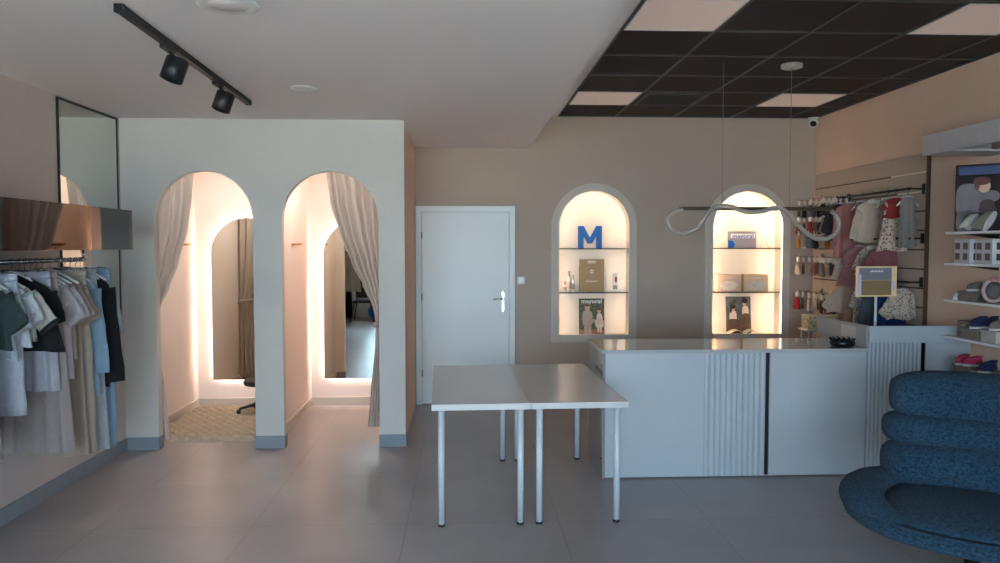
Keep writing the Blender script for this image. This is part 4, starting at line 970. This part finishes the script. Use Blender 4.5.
# third shelf
t = thing('knit_hat', 'grey knitted baby hat on the third shelf', 'hat', (3.46, 4.62, SHZ[2]+.001))
m = MB(); m.lathe([(.085, 0), (.09, .01), (.088, .06), (.07, .105), (.04, .13), (0, .138)], n=28); m.build('crown', fabric((104, 100, 98), 'hat_grey'), t)
m = MB(); m.tube([(.09*math.cos(a), .09*math.sin(a), .016) for a in [2*PI*k/24 for k in range(24)]], .014, 8, closed=True); m.build('brim_band', fabric((90, 84, 82), 'hat_band'), t)
carton(3.40, 4.78, SHZ[2]+.001, .12, .16, .065, CT, 'taupe shoe box on the third shelf', 5)
shoe((3.37, 4.93, SHZ[2]+.001), R(190), SH_W, SOLW, 'small white baby shoe at the far left end of the third shelf', L=.11)
shoe((3.40, 4.78, SHZ[2]+.067), R(185), SH_G, SOLW, 'taupe baby shoe standing on the taupe box, third shelf', L=.12)
t = thing('hair_band', 'round pink and white band standing on the third shelf', 'hair band', (3.36, 4.45, SHZ[2]+.085), 0)
m = MB(); m.tube([(.07*math.cos(a), 0, .07*math.sin(a)) for a in [2*PI*k/24 for k in range(24)]], .012, 8, closed=True); m.build('hoop', fabric((192, 168, 160), 'hoop'), t)
m = MB()
for s in (-1, 1): m.ell((s*.02, -.012, .075), (.022, .01, .014), 12, 8)
m.build('bow', fabric((180, 116, 120), 'bow'), t)
# fourth shelf
t = thing('patterned_tin', 'small spotted beige tin at the far end of the fourth shelf', 'tin', (3.40, 4.90, SHZ[3]+.001))
m = MB(); m.lathe([(0, 0), (.042, 0), (.044, .004), (.044, .098), (0, .098)], n=24); m.build('tin_body', pattern('spotted', (150, 138, 124), (70, 58, 52), 70), t)
m = MB(); m.lathe([(0, .112), (.043, .112), (.046, .108), (.046, .0985), (0, .0985)], n=24); m.build('lid', CT, t)
carton(3.40, 4.70, SHZ[3]+.001, .15, .155, .075, CT, 'taupe shoe box under the navy shoes, fourth shelf', 3)
shoe((3.375, 4.66, SHZ[3]+.077), R(195), SH_N, SOLW, 'navy baby shoe on the taupe box, left of its pair', L=.15)
shoe((3.45, 4.66, SHZ[3]+.077), R(190), SH_N, SOLW, 'navy baby shoe on the taupe box, nearer the wall', L=.15)
carton(3.40, 4.43, SHZ[3]+.001, .15, .155, .08, CT2, 'cream shoe box on the fourth shelf near the picture edge', -4)
shoe((3.38, 4.43, SHZ[3]+.082), R(195), SH_G, SOLW, 'taupe baby shoe on the cream box, fourth shelf', L=.13)
# fifth shelf
carton(3.40, 4.80, SHZ[4]+.001, .15, .155, .07, CT, 'taupe shoe box under the pink shoes, fifth shelf', 2)
shoe((3.36, 4.84, SHZ[4]+.072), R(200), SH_P, SOLW, 'pink baby shoe on the taupe box, farther one', L=.13)
shoe((3.38, 4.74, SHZ[4]+.072), R(170), SH_P, SOLW, 'pink baby shoe on the taupe box, nearer one', L=.13)
carton(3.40, 4.55, SHZ[4]+.001, .15, .155, .05, CT2, 'low cream shoe box in the middle of the fifth shelf', -3)
shoe((3.38, 4.53, SHZ[4]+.052), R(190), SH_N, SOLW, 'navy baby shoe on the low cream box, fifth shelf', L=.15)
carton(3.42, 4.30, SHZ[4]+.001, .15, .155, .08, CT, 'taupe shoe box near the picture edge, fifth shelf', 3)

for o in list(col.objects):
    if o.parent is None and o.location.x > 3.2 and o.location.y < 4.96 and o.get('category') in ('shoe', 'box', 'package', 'hat', 'hair band', 'tin'):
        o.location.x += .065; o.location.y = 5.035-(4.93-o.location.y)*.72
for o in col.objects:
    if 'top shelf' in o.get('label', '') and o.get('category') == 'shoe':
        o.rotation_euler = (R(-72), R(-55), R(8)); o.location.z += .062; o.location.y = {'white': 4.93, 'sage ': 4.80}[o['label'][:5]]; o.location.x = {'white': 3.45, 'sage ': 3.47}[o['label'][:5]]

# ------------------------------------------------------------------ armchair
def sstep(x): x = max(0, min(1, x)); return x*x*(3-2*x)
BOU = mat('blue_boucle', (36, 70, 90), .95, noise=.35, nscale=90, bump=.8, bscale=190, sheen=.04, h2=(18, 40, 55))
t = thing('armchair', 'deep blue boucle swivel armchair with three padded back rolls', 'armchair', (2.46, 3.46, 0), R(-33)); t.scale = (1.12, 1.12, .935)
def roll_arc(mb, z, yb, hw, curv, ry, rz_, tilt=0, ep=6, n=36, m_=20):
    vs = []
    for i in range(n+1):
        s = -1+2*i/n; e = (1-abs(s)**ep)**(1/2.6) if abs(s) < 1 else 0
        cx = hw*s; cy = yb-curv*abs(s)**2.2
        dcy = -curv*2.2*abs(s)**1.2*(1 if s > 0 else -1); tl = math.hypot(hw, dcy); nx_, ny_ = -dcy/tl, hw/tl
        for k in range(m_):
            a = 2*PI*k/m_; r1 = ry*e*math.copysign(abs(math.cos(a))**.8, math.cos(a)); r2 = rz_*(e**.7 if e > 0 else 0)*math.copysign(abs(math.sin(a))**.8, math.sin(a))
            vs.append((cx+nx_*r1, cy+ny_*r1+tilt*r2, z+r2))
    fs = [(i*m_+k, i*m_+(k+1) % m_, (i+1)*m_+(k+1) % m_, (i+1)*m_+k) for i in range(n) for k in range(m_)]
    mb.add(vs, fs, 0, True)
for (z, yb, hw, cv, ry, rz_, ep) in ((.535, .275, .36, .10, .14, .125, 5), (.715, .33, .365, .09, .13, .095, 5), (.895, .375, .345, .085, .115, .138, 3.4)):
    m = MB(); roll_arc(m, z, yb, hw, cv, ry, rz_, .25, ep); m.build('back_cushion', BOU, t)
# bowl shell with wings
def shell():
    m = MB(); n, k_ = 64, 14; vs = []
    for j in range(k_+1):
        q = j/k_
        for i in range(n):
            a = 2*PI*i/n; c_, s_ = math.cos(a), math.sin(a)
            rx, ry = .50, .44
            rr = sstep(q)**.5 if False else math.sin(q*PI/2)**.8
            side = abs(c_)**2
            front = max(0, -s_)
            ztop = .395+.03*side+.02*(1-side)-.02*front
            z = .27+(ztop-.27)*(1-math.cos(q*PI/2))**1.0
            vs.append((rx*rr*math.copysign(abs(c_)**.85, c_), -.02+ry*rr*math.copysign(abs(s_)**.85, s_), z))
    fs = [(j*n+i, j*n+(i+1) % n, (j+1)*n+(i+1) % n, (j+1)*n+i) for j in range(k_) for i in range(n)]
    m.add(vs, fs, 0, True); o = m.build('seat_shell', BOU, t)
    sd = o.modifiers.new('s', 'SOLIDIFY'); sd.thickness = .03; sd.offset = -1
    return o
shell()
for s in (-1, 1):
    m = MB(); P = []; rr = []
    for i in range(25):
        q = i/24; a = R(-62)+R(128)*q
        P.append((s*(.435*math.cos(a)), -.03+.40*math.sin(a), (.362+.03*math.sin(PI*min(1, q*1.0))+.05*q))); rr.append(.095*max(.05, math.sin(PI*(q*.94+.03)))**.45)
    m.tube(P, rr, 20, asp=.85, up=(0, 0, 1)); m.build('armrest', BOU, t)
m = MB(); m.ell((0, -.08, .372), (.36, .345, .085), 32, 16, e=.7); m.build('seat_cushion', BOU, t)
m = MB(); P = [(.475*math.copysign(abs(math.cos(a))**.85, math.cos(a)), -.02+.425*math.copysign(abs(math.sin(a))**.85, math.sin(a)), (.356+.018*abs(math.cos(a))**2)) for a in [2*PI*k/64 for k in range(64)]]
m.tube(P, .038, 12, closed=True, up=(0, 0, 1)); m.build('rim_roll', BOU, t)
m = MB(); m.cyl((0, -.02, .03), (0, -.02, .31), .032, n=20); m.build('swivel_column', BLACK_MET, t)
m = MB(); m.lathe([(0, 0), (.20, 0), (.205, .006), (.19, .014), (.05, .03), (0, .032)], 0, -.02, 40); m.build('disc_base', BLACK_MET, t)

# ------------------------------------------------------------------ world, camera, view
w = bpy.data.worlds.new('sky'); sc.world = w; w.use_nodes = True
bg = w.node_tree.nodes['Background']; bg.inputs[0].default_value = (.73, .79, 1.13, 1); bg.inputs[1].default_value = 14
sl = bpy.data.lights.new('sun', 'SUN'); sl.energy = 130; sl.angle = R(2); sl.color = (1, .92, .91)
so = bpy.data.objects.new('sun', sl); col.objects.link(so); so.rotation_euler = (R(-38), 0, 0)
cam = bpy.data.cameras.new('camera'); co = bpy.data.objects.new('camera', cam); col.objects.link(co)
F = 750.
cam.sensor_fit = 'HORIZONTAL'; cam.sensor_width = 36; cam.lens = 36*F/1000; cam.clip_start = .05
yaw = math.atan(36/F); pitch = math.atan(35.5/math.hypot(F, 36))
co.location = (0, 0, 1.64); co.rotation_euler = (PI/2-pitch, 0, -yaw)
sc.camera = co
sc.view_settings.view_transform = 'Standard'; sc.view_settings.look = 'None'; sc.view_settings.gamma = 1; sc.view_settings.exposure = .70
sc.view_settings.use_curve_mapping = False
sc.cycles.use_denoising = True; sc.cycles.max_bounces = 10; sc.cycles.diffuse_bounces = 6; sc.cycles.glossy_bounces = 5; sc.cycles.transparent_max_bounces = 8
sc.cycles.caustics_reflective = False; sc.cycles.caustics_refractive = False
sc.cycles.sample_clamp_indirect = 40
